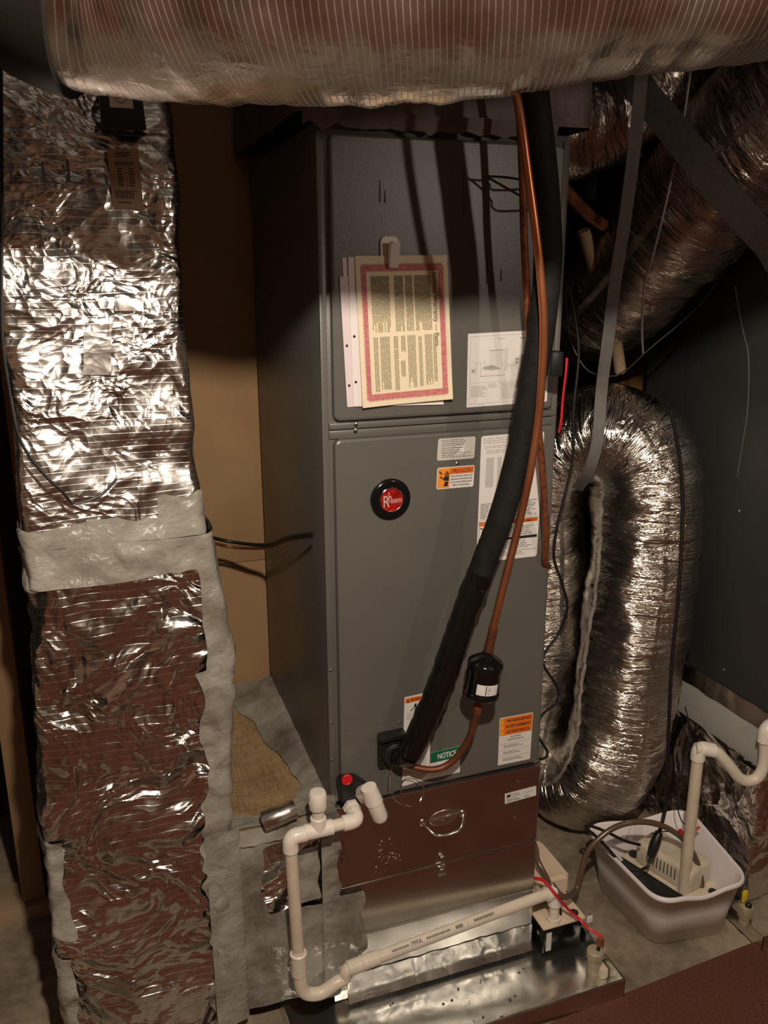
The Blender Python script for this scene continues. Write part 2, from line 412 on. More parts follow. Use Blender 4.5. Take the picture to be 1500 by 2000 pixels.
# tan boards on the partition behind the cabinet
zt = P(470, 1098, 1, .64).z
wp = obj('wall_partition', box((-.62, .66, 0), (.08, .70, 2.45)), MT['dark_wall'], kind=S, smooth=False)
obj('board', box((-.62, .64, 0), (.08, .66, zt-.001), .0015), MT['tan'], wp, label='lower tan fibreboard sheet')
obj('board', box((-.62, .6385, zt+.001), (.08, .66, 2.44), .0015), MT['tan'], wp, label='upper tan fibreboard sheet')
obj('trim_1', box((-.725, .58, .045), (-.665, .66, 2.45), .002), MT['wood'], kind=S)
obj('trim_2', box((-1.5, .56, 0), (-.64, .68, .042), .002), MT['wood_sill'], kind=S)
a = P(1213, 740, 1, .86).x; b = P(1266, 740, 1, .86).x
obj('trim_3', box((a, .86, .06), (b+.03, .95, 2.45), .002), MT['wood_orange'], kind=S)
obj('trim_4', box((.50, .86, 0), (1.9, .95, .055), .002), MT['wood_sill'], kind=S)

# lamps
for nm, L, lt, lab in (('hanging_lamp', LAMP, bulb_light, 'bare bulb lamp hanging from the ceiling in front of the grey cabinet'),
                       ('hanging_lamp', FAR, far_light, 'bare bulb lamp hanging further back in the carpeted room')):
    t = thing(nm, lab, 'lamp', L)
    obj('socket', lathe(L+V((0, 0, .062)), (0, 0, 1), [(0, .02), (.004, .022), (.04, .02), (.055, .01)]), MT['black_plastic'], t)
    obj('cord', tube([L+V((0, 0, .11)), V((L.x, L.y, 2.45))], .004, 8), MT['rubber'], t)
    lt.parent = t; lt.location = (0, 0, 0)

# ------------------------------------------------------------------ rectangular foil ducts
def ring(z, x0, x1, y0, y1, step, r=.018):
    """rounded rectangle, starts at front left, runs front, right, back, left"""
    pts = []
    segs = [((x0+r, y0), (x1-r, y0), (0, -1)), ((x1, y0+r), (x1, y1-r), (1, 0)), ((x1-r, y1), (x0+r, y1), (0, 1)), ((x0, y1-r), (x0, y0+r), (-1, 0))]
    cents = [(x1-r, y0+r, -90), (x1-r, y1-r, 0), (x0+r, y1-r, 90), (x0+r, y0+r, 180)]
    return segs, cents
class RectDuct:
    def __init__(s, zs, fn, nf, nd, amp, seed=0, lean=None):
        s.zs = zs; s.fn = fn; s.nf = nf; s.nd = nd; s.amp = amp; s.seed = seed; s.lean = lean
        s.rings = []; s.nrm = []
        for z in zs:
            x0, x1, y0, y1 = fn(z); r = .016; row = []; nr = []
            for (cx, cy, a0), (A, B, cnt, nv) in zip([(x1-r, y0+r, -90), (x1-r, y1-r, 0), (x0+r, y1-r, 90), (x0+r, y0+r, 180)],
                    [((x0+r, y0), (x1-r, y0), nf, (0, -1)), ((x1, y0+r), (x1, y1-r), nd, (1, 0)), ((x1-r, y1), (x0+r, y1), nf//3, (0, 1)), ((x0, y1-r), (x0, y0+r), nd, (-1, 0))]):
                for i in range(cnt+1):
                    t = i/cnt; row.append(V((A[0]+(B[0]-A[0])*t, A[1]+(B[1]-A[1])*t, z))); nr.append(V((*nv, 0)))
                for k in (1, 2):
                    q = math.radians(a0+90*k/3); nr.append(V((math.cos(q), math.sin(q), 0))); row.append(V((cx+r*math.cos(q), cy+r*math.sin(q), z)))
            s.rings.append(row); s.nrm.append(nr)
        for i, (row, nr) in enumerate(zip(s.rings, s.nrm)):
            for k in range(len(row)):
                p = row[k]; 
                if lean: p = row[k] = p+V((0, lean(p), 0))
                row[k] = p+nr[k]*s.disp(p)
        s.n = len(s.rings[0]); s.front = nf+1
    def disp(s, p):
        q = p+V((s.seed, 0, 0))
        rid = 1-abs(noise.noise(q*V((9, 9, 6))))*2.2 if False else 0
        a = noise.noise(V((q.x*7, q.y*7, q.z*5))); b = abs(noise.noise(V((q.x*13+3, q.y*13, q.z*9)))); c = noise.noise(q*26)
        return s.amp*(a*.9-b*1.1+c*.35+.25)
    def mesh(s, off=0, mask=None, cols=None):
        m = MB(); idx = {}; cols = cols or range(s.n)
        for i in range(len(s.zs)-1):
            for k in cols:
                k2 = (k+1) % s.n
                c = (s.rings[i][k]+s.rings[i+1][k2])/2
                if mask and not mask(c, s.nrm[i][k]): continue
                f = []
                for a, b in ((i, k), (i, k2), (i+1, k2), (i+1, k)):
                    if (a, b) not in idx:
                        idx[a, b] = len(m.v); p = s.rings[a][b]
                        m.v.append(p+s.nrm[a][b]*(off*(.75+.5*noise.noise(p*30)+.7*noise.noise(p*11)) if off else 0))
                    f.append(idx[a, b])
                m.f.append(tuple(f))
        return m
def lin(z, *st):
    if z <= st[0][0]: return st[0][1]
    for (a, va), (b, vb) in zip(st, st[1:]):
        if z <= b: return va+(vb-va)*(z-a)/(b-a)
    return st[-1][1]
def zz(a, b, st): n = int((b-a)/st); return [a+(b-a)*i/n for i in range(n+1)]
rd = thing('return_duct', 'tall foil-wrapped return duct with a grey sealant joint beside the cabinet', 'duct', (-.42, .2, 0))
def leanU(p): return .10*(p.z-1.2)+.07*(p.x+.40)
upper = RectDuct(zz(1.16, 2.44, .012), lambda z: (-.566, -.248, -.03, .42), 36, 30, .010, 0, leanU)
lower = RectDuct(zz(.004, 1.235, .012), lambda z: (lin(z, (0, -.605), (.6, -.60), (1.2, -.572)), lin(z, (0, -.25), (.5, -.24), (.85, -.212), (1.0, -.208), (1.23, -.235)), lin(z, (0, -.02), (1.23, -.035)), .44), 40, 30, .015, 5)
obj('upper_section', upper.mesh(), MT['foil_duct'], rd, smooth='full')
obj('lower_section', lower.mesh(), MT['foil_low'], rd, smooth='full')
def nz(p, f): return noise.noise(p*f)
def m_up(c, n): return c.z < 1.315+.03*nz(c, 9)+.012*nz(c, 30)+(.0 if c.x > -.33 else -.035)
def m_lo(c, n):
    e = .012*nz(c, 11)+.006*nz(c, 35)
    if c.z > 1.165+e+.06*(c.x+.4): return True
    right = max(0, c.x+.25) if n.x < .5 else 1
    if c.x > -.258+e and c.z > .05: return True               # strip down the right corner
    if c.z < .95 and c.x > -.285+2*e+.02*nz(c, 3): return True
    if c.x < -.565+1.5*e and .05 < c.z < .62 and nz(c+V((3, 1, 0)), 12) > -.25: return True
    return False
upF = RectDuct(zz(1.16, 1.37, .0045), upper.fn, 84, 70, .010, 0, leanU); loF = RectDuct(zz(.004, 1.235, .0045), lower.fn, 96, 40, .015, 5)
obj('sealant_band', smooth_edge(upF.mesh(.006, m_up)), MT['mastic'], rd, smooth='full', label='grey brushed sealant round the joint')
obj('sealant_strip', smooth_edge(loF.mesh(.006, m_lo)), MT['mastic'], rd, smooth='full', label='grey sealant down the corners')
# square test tab and oval patch of tape on the upper face
def uY(x, z): return -.03+leanU(V((x, 0, z)))
for (x, y, w_, h_) in ((190, 690, 27, 42), (252, 595, 28, 12)):
    q = [P(x+sx*w_, y+sy*h_, 1, uY(-.42, 1.6)-.012) for sx, sy in ((-1, -1), (1, -1), (1, 1), (-1, 1))]
    Q = Quad(0, 0, 0, 0, 0, pts=q); obj('tape_patch', Q.sheet(.002), MT['tape'], rd)
# printed strokes on the facing (illegible)
mk = MB(); yk = uY(-.42, 1.88)-.016
for x0, y0, x1, y1 in ((20, 318, 22, 352), (22, 352, 60, 356), (82, 316, 88, 355), (88, 355, 118, 358), (131, 312, 136, 356), (136, 356, 168, 358), (172, 330, 174, 356), (205, 340, 210, 362)):
    d = V((.0025, 0, 0)) if abs(y1-y0) > 9 else V((0, 0, .0015))
    A = P(x0, y0, 1, yk); B = P(x1, y1, 1, yk); obj('printed_stroke', MB().quad(A-d, A+d, B+d, B-d), MT['blue_ink'], rd)
# paper tag and gauge
yg = uY(-.33, 1.95)-.013
tg = Quad((208, 290), (270, 292), (281, 411), (221, 408), yg-.004)
t = obj('paper_tag', tg.sheet(.001), MT['tag']); top(t, 'small brown printed tag stuck on the foil below the gauge', 'tag')
pm = tg.lines(.25, .75, .86, .96, 3, .0016); pm.merge(tg.lines(.2, .88, .72, .8, 3, .0016)); pm.merge(tg.lines(.25, .45, .38, .7, 7, .0016)); pm.merge(tg.lines(.62, .82, .38, .7, 7, .0016))
pm.merge(tg.lines(.12, .92, .18, .32, 6, .0016)); pm.merge(tg.lines(.2, .7, .1, .14, 1, .0016)); tg.rect(pm, .52, .53, .36, .72, .0016)
obj('small_print', pm, MT['ink_dk'], t)
g = thing('dial_gauge', 'black framed gauge with a white dial card set in torn foil', 'gauge', P(235, 250, 1, yg))
gq = Quad((190, 158), (272, 166), (284, 256), (198, 252), yg-.004); obj('housing', gq.sheet(.022), MT['black_plastic'], g)
f = obj('dial_card', gq.sheet(.001, .22, .76, .42, .98, .023), MT['label_white'], g, label='white dial card with a curved scale')
arc = MB()
for k in range(24):
    a0, a1 = [math.radians(200+140*(k+j)/24) for j in (0, 1)]
    f4 = [gq.at(.49+.17*rr*math.cos(q), .72+.2*rr*math.sin(q), .0245) for q, rr in ((a0, .92), (a1, .92), (a1, 1), (a0, 1))]; arc.quad(*f4)
arc.quad(gq.at(.42, .6, .0245), gq.at(.44, .6, .0245), gq.at(.5, .76, .0245), gq.at(.47, .76, .0245))
obj('dial_scale', arc, MT['ink_dk'], f)
obj('red_pointer_hub', lathe(gq.at(.5, .78, .024), gq.n, [(0, .004), (.002, .0035)]), MT['border'], f)
tp = RectDuct(zz(1.935, 1.962, .009), lambda z: (-.566, -.248, -.03, .42), 36, 30, .010, 0, leanU)
fl = MB(); pa = [gq.at(-.08+1.5*k/16, -.04+.05*nz(V((k*.7, 2, 0)), 1), .006) for k in range(17)]; pb = [gq.at(-.08+1.5*k/16, -.13+.05*nz(V((k*.7, 5, 0)), 1), .012+.01*nz(V((k, 0, 1)), 1.3)) for k in range(17)]
fl.add(pa+pb, [(17+k, 18+k, k+1, k) for k in range(16)]); obj('torn_foil_edge', fl, MT['tape'], g)
# cable drooping over the duct
cb = [P(x, y, 1, yy) for x, y, yy in ((2, 130, .0), (4, 400, -.02), (4, 640, -.06), (18, 760, -.07), (40, 860, -.08), (85, 925, -.085), (122, 960, -.085), (140, 982, -.08), (165, 980, -.08), (200, 965, -.075), (228, 935, -.07))]
t = obj('thin_cable', tube(catmull(cb, .012), .0028, 8), MT['rubber']); top(t, 'thin dark cable drooping over the foil return duct', 'cable')

# ------------------------------------------------------------------ transition duct between return duct and filter cabinet
tr = thing('transition_duct', 'low transition duct smeared with grey sealant between return duct and filter cabinet', 'duct', (-.12, .3, .07))
front = RectDuct(zz(.07, .535, .0125), lambda z: (-.262, -.004, -.012, .59), 22, 34, .009, 9)
obj('foil_wrap', front.mesh(), MT['foil_low'], tr, smooth='full')
def m_tr(c, n):
    e = .02*nz(c, 8)+.008*nz(c, 30)
    if n.y > .5: return False
    if c.x < -.165+e: return True
    if c.z < .31+e and c.x < -.0: return True
    if c.z > .50+e and c.x < -.05: return True
    return -.10+e < c.x < -.03+e and .33 < c.z < .47
frF = RectDuct(zz(.07, .535, .005), front.fn, 60, 60, .009, 9)
obj('sealant_smear', smooth_edge(frF.mesh(.006, m_tr)), MT['mastic_thin'], tr, smooth='full', label='grey sealant smeared over the foil')
# sealant lapping onto the galvanised front
lap = MB(); idx = {}
def lap_keep(x, z):
    c = V((x, 0, z)); e = .03*nz(c, 9)+.012*nz(c, 28)
    return (z < .33 and x < lin(z, (.05, .012), (.14, .035), (.16, .075), (.3, .065))+e*.7) or (z >= .33 and x < .012+e)
nx, nzv = 50, 170
for i in range(nx):
    for k in range(nzv):
        x = -.03+.15*i/nx; z = .05+.55*k/nzv
        if not lap_keep(x+.003, z+.003): continue
        f = []
        for a, b in ((i, k), (i+1, k), (i+1, k+1), (i, k+1)):
            if (a, b) not in idx:
                X = -.03+.15*a/nx; Z = .05+.55*b/nzv; c = V((X, 0, Z))
                idx[a, b] = len(lap.v); lap.v.append(V((X, -.024-.004*nz(c, 22)-.0025*nz(c, 60), Z)))
            f.append(idx[a, b])
        lap.f.append(tuple(f))
obj('sealant_lap', smooth_edge(lap), MT['mastic_thin'], tr, smooth='full', label='sealant edge lapping onto the galvanised front')
# sagging cloth top
g2 = MB(); nx, ny = 24, 40
def topz(u, v):   # u: 0 left..1 right(cabinet), v: 0 front..1 back
    s = .548+.030*(v)-.012*math.sin(math.pi*min(1, u*1.05))*math.sin(math.pi*v)*3.2
    return s+.012*max(0, u-.72)/.28+.020*max(0, .16-u)/.16
def tpt(u, v): return V((-.262+.265*u, -.012+.62*v, topz(u, v)))
def grid_patch(keep, off):
    m = MB(); idx = {}; nx, ny = 70, 130
    for i in range(nx):
        for k in range(ny):
            if not keep((i+.5)/nx, (k+.5)/ny): continue
            f = []
            for a, b in ((i, k), (i+1, k), (i+1, k+1), (i, k+1)):
                if (a, b) not in idx:
                    p = tpt(a/nx, b/ny); idx[a, b] = len(m.v)
                    m.v.append(p+V((0, 0, off+(.003*nz(p, 25)+.004*nz(p, 9) if off else .002*nz(p, 14)))))
                f.append(idx[a, b])
            m.f.append(tuple(f))
    return m
obj('cloth_top', grid_patch(lambda u, v: True, 0), MT['burlap'], tr, smooth='full', label='brown woven cloth top, sagging')
def k_top(u, v):
    p = tpt(u, v); e = .08*nz(p, 8)+.03*nz(p, 25)
    if u > .93-.42*v+.55*max(0, .35-v)*0+e: return True
    if v < .10+e*.5+.9*max(0, u-.72): return True
    if v > .93+e*.4: return True
    return u < .10+e*.4 and v < .3
obj('top_sealant', smooth_edge(grid_patch(k_top, .006)), MT['mastic_thin'], tr, smooth='full', label='grey-green sealant round the cloth')
lipm = MB(); K = 40
lipm.add([tpt(i/K, 0)+V((0, -.004, .003)) for i in range(K+1)]+[V((-.262+.265*i/K, -.024-.004*nz(V((i, 0, 0)), .3), .515+.008*nz(V((i, 3, 0)), .35))) for i in range(K+1)], [(K+1+i, K+2+i, i+1, i) for i in range(K)])
obj('front_lip', lipm, MT['mastic_thin'], tr, smooth='full')
# strip of shiny tape across the front edge
A = P(523, 1610, 1, -.03); B = P(573, 1570, 1, -.03)
tpth = [P(516, 1604, 1, -.022), P(545, 1592, 1, -.028), P(574, 1580, 1, -.022)]
tm = tube(catmull(tpth, .01), .021, 16, fn=lambda s, a: .0015*noise.noise(V((s*60, a*2, 0)))); obj('foil_tape_roll', tm, MT['tape'], tr, label='bright wrinkled foil tape')
# sealant fillet joining duct and transition
fil = MB(); idx = {}
for i in range(30):
    for k in range(24):
        f = []
        for a, b in ((i, k), (i+1, k), (i+1, k+1), (i, k+1)):
            if (a, b) not in idx:
                t_ = a/30; q = b/24*math.pi/2; z = .06+.51*t_
                p = V((-.285+.075*math.sin(q), -.034+.016*(1-math.cos(q)), z)); p += V((0, -.004*nz(p, 14)-.003*nz(p, 40), 0))
                idx[a, b] = len(fil.v); fil.v.append(p)
            f.append(idx[a, b])
        fil.f.append(tuple(f))
obj('sealant_fillet', fil, MT['mastic'], tr, smooth='full')

# ------------------------------------------------------------------ drain pan
pan = thing('drain_pan', 'wide shallow galvanised drain pan under the filter cabinet', 'pan', (.28, .2, 0))
X0, X1, Y0, Y1, H = -.13, .672, -.226, .66, .058
pm = MB(); n_ = 40
fl = MB(); nx, ny = 48, 52; vs = []
for j in range(ny+1):
    for i in range(nx+1):
        x = X0+(X1-X0)*i/nx; y = Y0+(Y1-Y0)*j/ny; c = V((x, y, 0)); ed = min(1, min(i, nx-i, j, ny-j)/3)*min(1, max(0, (-.035-y)/.04))
        vs.append(V((x, y, .003+ed*(.004+.006*nz(c, 4.5)+.0012*nz(c, 14)))))
fl.add(vs, [(j*(nx+1)+i, j*(nx+1)+i+1, (j+1)*(nx+1)+i+1, (j+1)*(nx+1)+i) for j in range(ny) for i in range(nx)])
obj('pan_floor', fl, MT['galv_pan'], pan, smooth='full')
rim = MB()
for a, b in (((X0, Y0, .001), (X1, Y0+.0015, H)), ((X1-.0015, Y0, .001), (X1, Y1, H)), ((X0, Y0, .001), (X0+.0015, Y1, H)), ((X0, Y1-.0015, .001), (X1, Y1, H))): rim.merge(box(a, b))
for a, b in (((X0-.001, Y0-.002, H-.003), (X1+.001, Y0+.004, H)), ((X1-.004, Y0, H-.003), (X1+.002, Y1, H))): rim.merge(box(a, b, .0008))
obj('pan_side', rim, MT['galv'], pan)
fo = MB().add([(X1-.045, Y0+.0025, .006), (X1-.001, Y0+.0025, .006), (X1-.001, Y0+.0025, H-.002)], [(0, 1, 2)]); obj('corner_fold', fo, MT['galv'], pan, smooth=False)
rng = random.Random(3); db = MB()
for k in range(26):
    x = rng.uniform(.02, .5); y = rng.uniform(-.21, -.05); r = rng.uniform(.0015, .0035); p = V((x, y, .0065))
    db.merge(box(p-V((r, r*.7, .001)), p+V((r, r*.7, .0012)), .0006, 1))
obj('grit_specks', db, MT['ink_dk'], pan, kind='stuff')
# ------------------------------------------------------------------ filter cabinet
W_, HB, HT, DEP = .533, .561, 1.983, .611
fc = thing('filter_cabinet', 'galvanised filter cabinet with a handled door under the grey air handler', 'cabinet', (W_/2, .3, .006))
obj('body', box((0, .0, .006), (W_, DEP, HB-.006), .002), MT['galv'], fc)
dz0 = .340
door = obj('door', panelY(.004, W_-.001, dz0+.002, HB-.004, -.016, .015, .002, .002), MT['galv_door'], fc)
obj('lower_panel', panelY(.004, W_-.001, .1975, dz0-.001, -.0145, .0135, .002, .002), MT['galv_door'], fc)
obj('door_lip', box((.0, -.0185, HB-.006), (W_+.003, .004, HB-.0035), .0005), MT['chrome'], door, label='bright top edge of the door')
obj('base_flange', panelY(.004, W_-.001, .045, .1955, -.0125, .0115, .001, .001), MT['galv'], fc)
obj('flange_bead', tube([(.004, -.0155, .197), (W_-.001, -.0155, .197)], .0028, 8), MT['galv'], fc)
tb = MB(); idx = {}
for i in range(80):
    for k in range(8):
        f = []
        for a, b in ((i, k), (i+1, k), (i+1, k+1), (i, k+1)):
            if (a, b) not in idx:
                x = .03+.502*a/80; t_ = b/8; c = V((x, t_, 0))
                z = .012+.075*t_ + (.006*nz(V((x, 7, 0)), 30) if b == 8 else 0)
                y = -.0145-.0012*nz(V((x, 0, z)), 20)-.03*max(0, .30-t_)**1.5*2
                idx[a, b] = len(tb.v); tb.v.append(V((x, y, z)))
            f.append(idx[a, b])
        tb.f.append(tuple(f))
obj('foil_tape_skirt', tb, MT['tape'], fc, smooth='full', label='wrinkled foil tape along the foot')
# handle
ha = P(826, 1608, 1, -.018); hb = P(905, 1589, 1, -.018); hz = (ha.z+hb.z)/2; ha.z = hb.z = hz
hh = obj('handle', tube(catmull([ha+V((0, .001, 0)), ha+V((.004, -.010, -.003)), ha+V((.020, -.030, -.016)), (ha+hb)/2+V((0, -.034, -.021)), hb+V((-.020, -.030, -.016)), hb+V((-.004, -.010, -.003)), hb+V((0, .001, 0))], .004), .0034, 10), MT['chrome'], door, label='chrome wire pull handle')
ov = MB(); c = (ha+hb)/2
ovp = [V((c.x+.034*math.cos(2*math.pi*k/32), -.0165, hz+.002+.020*math.sin(2*math.pi*k/32))) for k in range(32)]
obj('handle_dish', lathe((c.x, -.0158, hz+.001), (0, -1, 0), [(0, .036), (.0012, .034), (.0013, .0335)], 32).xform(Matrix.Translation((c.x, 0, hz)) @ Matrix.Diagonal((1, 1, .58, 1)) @ Matrix.Translation((-c.x, 0, -hz))), MT['galv'], door)
for e in (ha, hb): obj('handle_foot', lathe(e+V((0, .003, 0)), (0, -1, 0), [(0, .008), (.003, .008), (.005, .005)], 16), MT['chrome'], door)
l0 = P(863, 1672, 1, -.02)
obj('latch_hasp', box((l0.x-.004, -.026, dz0+.006), (l0.x+.006, -.016, dz0+.026), .0015), MT['steel'], door)
lt_ = obj('latch', box((l0.x-.010, -.026, dz0-.026), (l0.x+.010, -.0142, dz0+.001), .0015), MT['steel'], fc, label='small steel toggle latch')
obj('latch_lever', box((l0.x-.006, -.029, dz0-.019), (l0.x+.006, -.025, dz0-.006), .001), MT['steel'], lt_)
for px_, py_ in ((1012, 1527), (1005, 1598), (865, 1602)):
    q = P(px_, py_, 1, -.017); obj('rivet', lathe(q+V((0, .0015, 0)), (0, -1, 0), [(0, .003), (.002, .0025), (.0028, .001)], 10), MT['chrome'], door)
eq = Quad((986, 1551), (1047, 1535), (1047, 1553), (986, 1570), -.0165); es = obj('maker_label', eq.sheet(.0008), MT['label_white'], door, label='small white maker label with a black square mark')
obj('logo_square', eq.sheet(.0003, .06, .17, .5, .85, .0009), MT['ink'], es)
lg = MB(); lg.add([eq.at(.065, .56, .0014), eq.at(.10, .64, .0014), eq.at(.165, .58, .0014), eq.at(.165, .53, .0014)], [(0, 1, 2, 3)]); obj('logo_swoosh', lg, MT['label_white'], es, smooth=False)
obj('lettering', eq.text('EDEN', .20, .52, .36, .0010, .26), MT['ink_grey'], es); obj('lettering', eq.text('20247', .62, .5, .30, .0010, .26), MT['ink_light'], es)
sp = eq.lines(.06, .5, .1, .4, 2, .001); sp.merge(eq.lines(.62, .80, .14, .28, 1, .001, .9)); obj('small_print', sp, MT['ink_grey'], es)
dq = Quad((655, 1655), (688, 1648), (688, 1690), (655, 1697), -.0285); mk = dq.text('FILT', .15, .62, .25, .0, .6, shear=.2); mk.merge(dq.text('9 -1', .3, .2, .25, 0, .5, shear=.2)); obj('marker_writing', mk, MT['ink'], fc, label='black handwritten marker note')
rng = random.Random(5); sc_ = MB()
for k in range(26):
    x = .125+rng.gauss(0, .018); z = .40+rng.gauss(0, .02); r = rng.uniform(.0008, .0022); s_ = V((x, -.0163, z)); sc_.add([s_+V((-r, 0, -r)), s_+V((r, 0, -r*.6)), s_+V((r*.8, 0, r)), s_+V((-r*.7, 0, r*.8))], [(0, 1, 2, 3)])
obj('scuff_marks', sc_, MT['label_dim'], door, kind='stuff')

# ------------------------------------------------------------------ air handler
ah = thing('air_handler', 'tall grey steel air handler cabinet with a round red badge', 'air handler', (W_/2, .3, HB))
HS = 1.4165
obj('shell', box((0, .0, HB), (W_, DEP, HT), .004), MT['grey'], ah)
obj('corner_flange', box((.0, -.004, HB), (.014, .002, HT-.01), .0015), MT['grey'], ah)
obj('corner_flange', box((W_-.014, -.004, HB), (W_, .002, HT-.01), .0015), MT['grey'], ah)
up = obj('upper_panel', panelY(.022, W_-.016, HS+.016, HT-.02, -.014, .014, .014, .006), MT['grey'], ah)
obj('upper_rail', box((.014, -.008, HS-.001), (W_-.002, .001, HS+.012), .002), MT['grey'], ah)
obj('middle_rail', box((.014, -.006, HS-.020), (W_-.002, .001, HS-.003), .002), MT['grey'], ah)
lp = obj('lower_panel', panelY(.022, W_-.006, HB+.004, HS-.020, -.016, .016, .014, .006), MT['grey'], ah)
c0 = P(657, 1436, 1, -.0165); c1 = P(745, 1419, 1, -.0165)
obj('corner_cover', panelY(.0225, c1.x+.03, HB+.0045, c0.z, -.0172, .0012, .001, .0005), MT['grey'], ah)
zc = (c0.z+c1.z)/2
for x, y in ((647, 1413), (648, 1484), (646, 1310)):
    q = P(x, y, 1, -.004); obj('screw', lathe(q+V((0, .001, 0)), (0, -1, 0), [(0, .0045), (.002, .004), (.003, .002)], 10), MT['steel'], ah)
for x, y in ((696, 828), (695, 840), (781, 1411), (893, 905)):
    q = P(x, y, 1, -.0165); obj('screw', lathe(q+V((0, .001, 0)), (0, -1, 0), [(0, .004), (.002, .0035), (.003, .002)], 10), MT['steel'], ah)
YL = -.0164; YU = -.0144
# seam slots pressed into the upper panel
# badge
bc = P(763, 975, 1, -.02); br = .0435
bd = obj('badge', lathe(V((bc.x, -.0155, bc.z)), (0, -1, 0), [(0, br), (.006, br), (.009, br-.003), (.0095, br-.006), (.0085, .027), (.0085, .001)], 48), MT['black_gloss'], ah, label='round black badge with red centre')
obj('badge_ring', lathe(V((bc.x, -.0235, bc.z)), (0, -1, 0), [(0, .0265), (.003, .0262), (.0036, .0252), (.0032, .0243), (.0006, .024)], 40), MT['chrome'], bd)
obj('badge_disc', lathe(V((bc.x, -.0238, bc.z)), (0, -1, 0), [(0, .0246), (.0015, .0243), (.0022, .015), (.0025, .001)], 40), MT['red_badge'], bd)
bq = Quad(0, 0, 0, 0, 0, pts=[V((bc.x+sx*.025, -.0266, bc.z+sz*.025)) for sx, sz in ((-1, 1), (1, 1), (1, -1), (-1, -1))])
lm = bq.text('R', .14, .20, .52, 0, .27); lm.merge(bq.text('h', .36, .36, .50, 0, .13)); lm.merge(bq.text('eem', .51, .36, .27, 0, .42))
obj('badge_lettering', lm, MT['silver'], bd)
# stickers
def sticker(name, tl, tr, br_, bl, y, mt, r, lab, par):
    q = Quad(tl, tr, br_, bl, y); o = obj(name, q.sheet(.0006, r=r), mt, par, label=lab); return q, o
R1 = random.Random(11)
q, o = sticker('rating_label', (856, 857), (929, 852), (926, 895), (853, 900), YL, MT['label_dim'], .004, 'small white printed rating label', ah)
m = q.lines(.1, .8, .62, .95, 4, .0009, .4); m.merge(q.lines(.1, .7, .32, .6, 3, .0009, .4)); m.merge(q.lines(.12, .98, .1, .34, 3, .0009, .45)); obj('small_print', m, MT['ink_grey'], o)
obj('clear_patch', q.sheet(.0002, .46, .71, .2, .68, .0007), MT['label_white'], o)
def hand(q, u0, u1, v0, v1, off):
    """warning pictogram: a hand reaching for a live wire"""
    U = lambda t: u0+(u1-u0)*t; Vv = lambda t: v0+(v1-v0)*t; m = MB()
    def poly(pts): m.add([q.at(U(a), Vv(b), off) for a, b in pts], [tuple(range(len(pts)))])
    poly([(.50, .0), (.88, .0), (.92, .30), (.60, .30)]); poly([(.52, .36), (.95, .34), (.97, .62), (.55, .60)])
    for a, b, h0, h1 in ((.55, .63, .6, .85), (.66, .74, .6, .95), (.77, .85, .6, .98), (.88, .95, .6, .90)): poly([(a, h0), (b, h0), (b, h1), (a, h1)])
    poly([(.40, .46), (.47, .40), (.58, .50), (.55, .60)])
    zg = [(.06, .98), (.30, .80), (.16, .60), (.42, .50)]
    for (a, b), (c, d) in zip(zg, zg[1:]): poly([(a-.04, b-.03), (c-.04, d-.03), (c+.04, d+.03), (a+.04, b+.03)])
    return m
q, o = sticker('caution_label', (854, 914), (927, 908), (924, 950), (852, 956), YL, MT['label_white'], .004, 'orange and white caution label with a hand symbol', ah)
obj('orange_field', q.sheet(.0002, .02, .34, .04, .96, .0007), MT['orange2'], o); obj('orange_heading', q.sheet(.0002, .34, .98, .66, .96, .0007), MT['orange'], o)
obj('hand_symbol', hand(q, .04, .33, .12, .84, .0012), MT['ink'], o)
obj('lettering', q.text('¡ PRECAUCION !', .38, .72, .17, .0011, .56, bold=.01), MT['ink'], o)
m = MB()
for k, s_ in enumerate(('Antes de tener acceso a los', 'dispositivos terminales, todos', 'los circuitos de alimentación', 'deben ser interrumpidos.')): m.merge(q.text(s_, .66, .53-.14*k, .085, .0009, .58 if k < 3 else .46, 'CENTER', bold=.02))
obj('lettering', m, MT['ink'], o)
q, o = sticker('data_label', (940, 852), (1063, 842), (1048, 1086), (930, 1099), YL, MT['label_white'], .006, 'tall white data label behind the black pipe', ah)
m = MB()
for a, b, v0, v1, rws in ((.03, .9, .935, .985, 3), (.06, .8, .90, .925, 2), (.08, .9, .86, .89, 2)): m.merge(q.lines(a, b, v0, v1, rws, .0009, .4, .4))
for a, b in ((.09, .22), (.27, .34), (.42, .50), (.56, .66)): m.merge(q.lines(a, b, .60, .83, 34, .0009, .6, .1, False))
obj('table_print', m, MT['ink_light'], o)
m = q.lines(.03, .96, .35, .475, 10, .0009, .5, .12); m.merge(q.lines(.03, .97, .34, .345, 1, .0009, .5, 0, False)); m.merge(q.lines(.04, .95, .085, .155, 6, .0009, .45, .2)); m.merge(q.lines(.4, .9, .19, .27, 5, .0009, .5, .3)); m.merge(q.lines(.4, .8, .03, .06, 2, .0009, .4, .4))
obj('small_print', m, MT['ink_grey'], o)
obj('orange_strip', q.sheet(.0002, .02, .98, .292, .322, .0007), MT['orange'], o)
obj('lettering', q.text('WARNING AVERTISSEMENT', .22, .297, .017, .0010, .74, bold=.02), MT['ink'], o)
obj('hand_symbol', hand(q, .03, .25, .195, .28, .0009), MT['ink'], o)
obj('black_bar', q.sheet(.0002, .02, .98, .162, .184, .0007), MT['ink'], o)
fr = MB()
for a, b, c, d in ((.02, .028, .07, .33), (.26, .268, .185, .33), (.02, .98, .066, .070), (.02, .98, .322, .327)): q.rect(fr, a, b, c, d, .0009)
obj('rule_lines', fr, MT['ink_grey'], o)
q, o = sticker('prop_label', (976, 1403), (1041, 1391), (1035, 1482), (972, 1495), YL, MT['label_white'], .002, 'orange topped three-language warning label', ah)
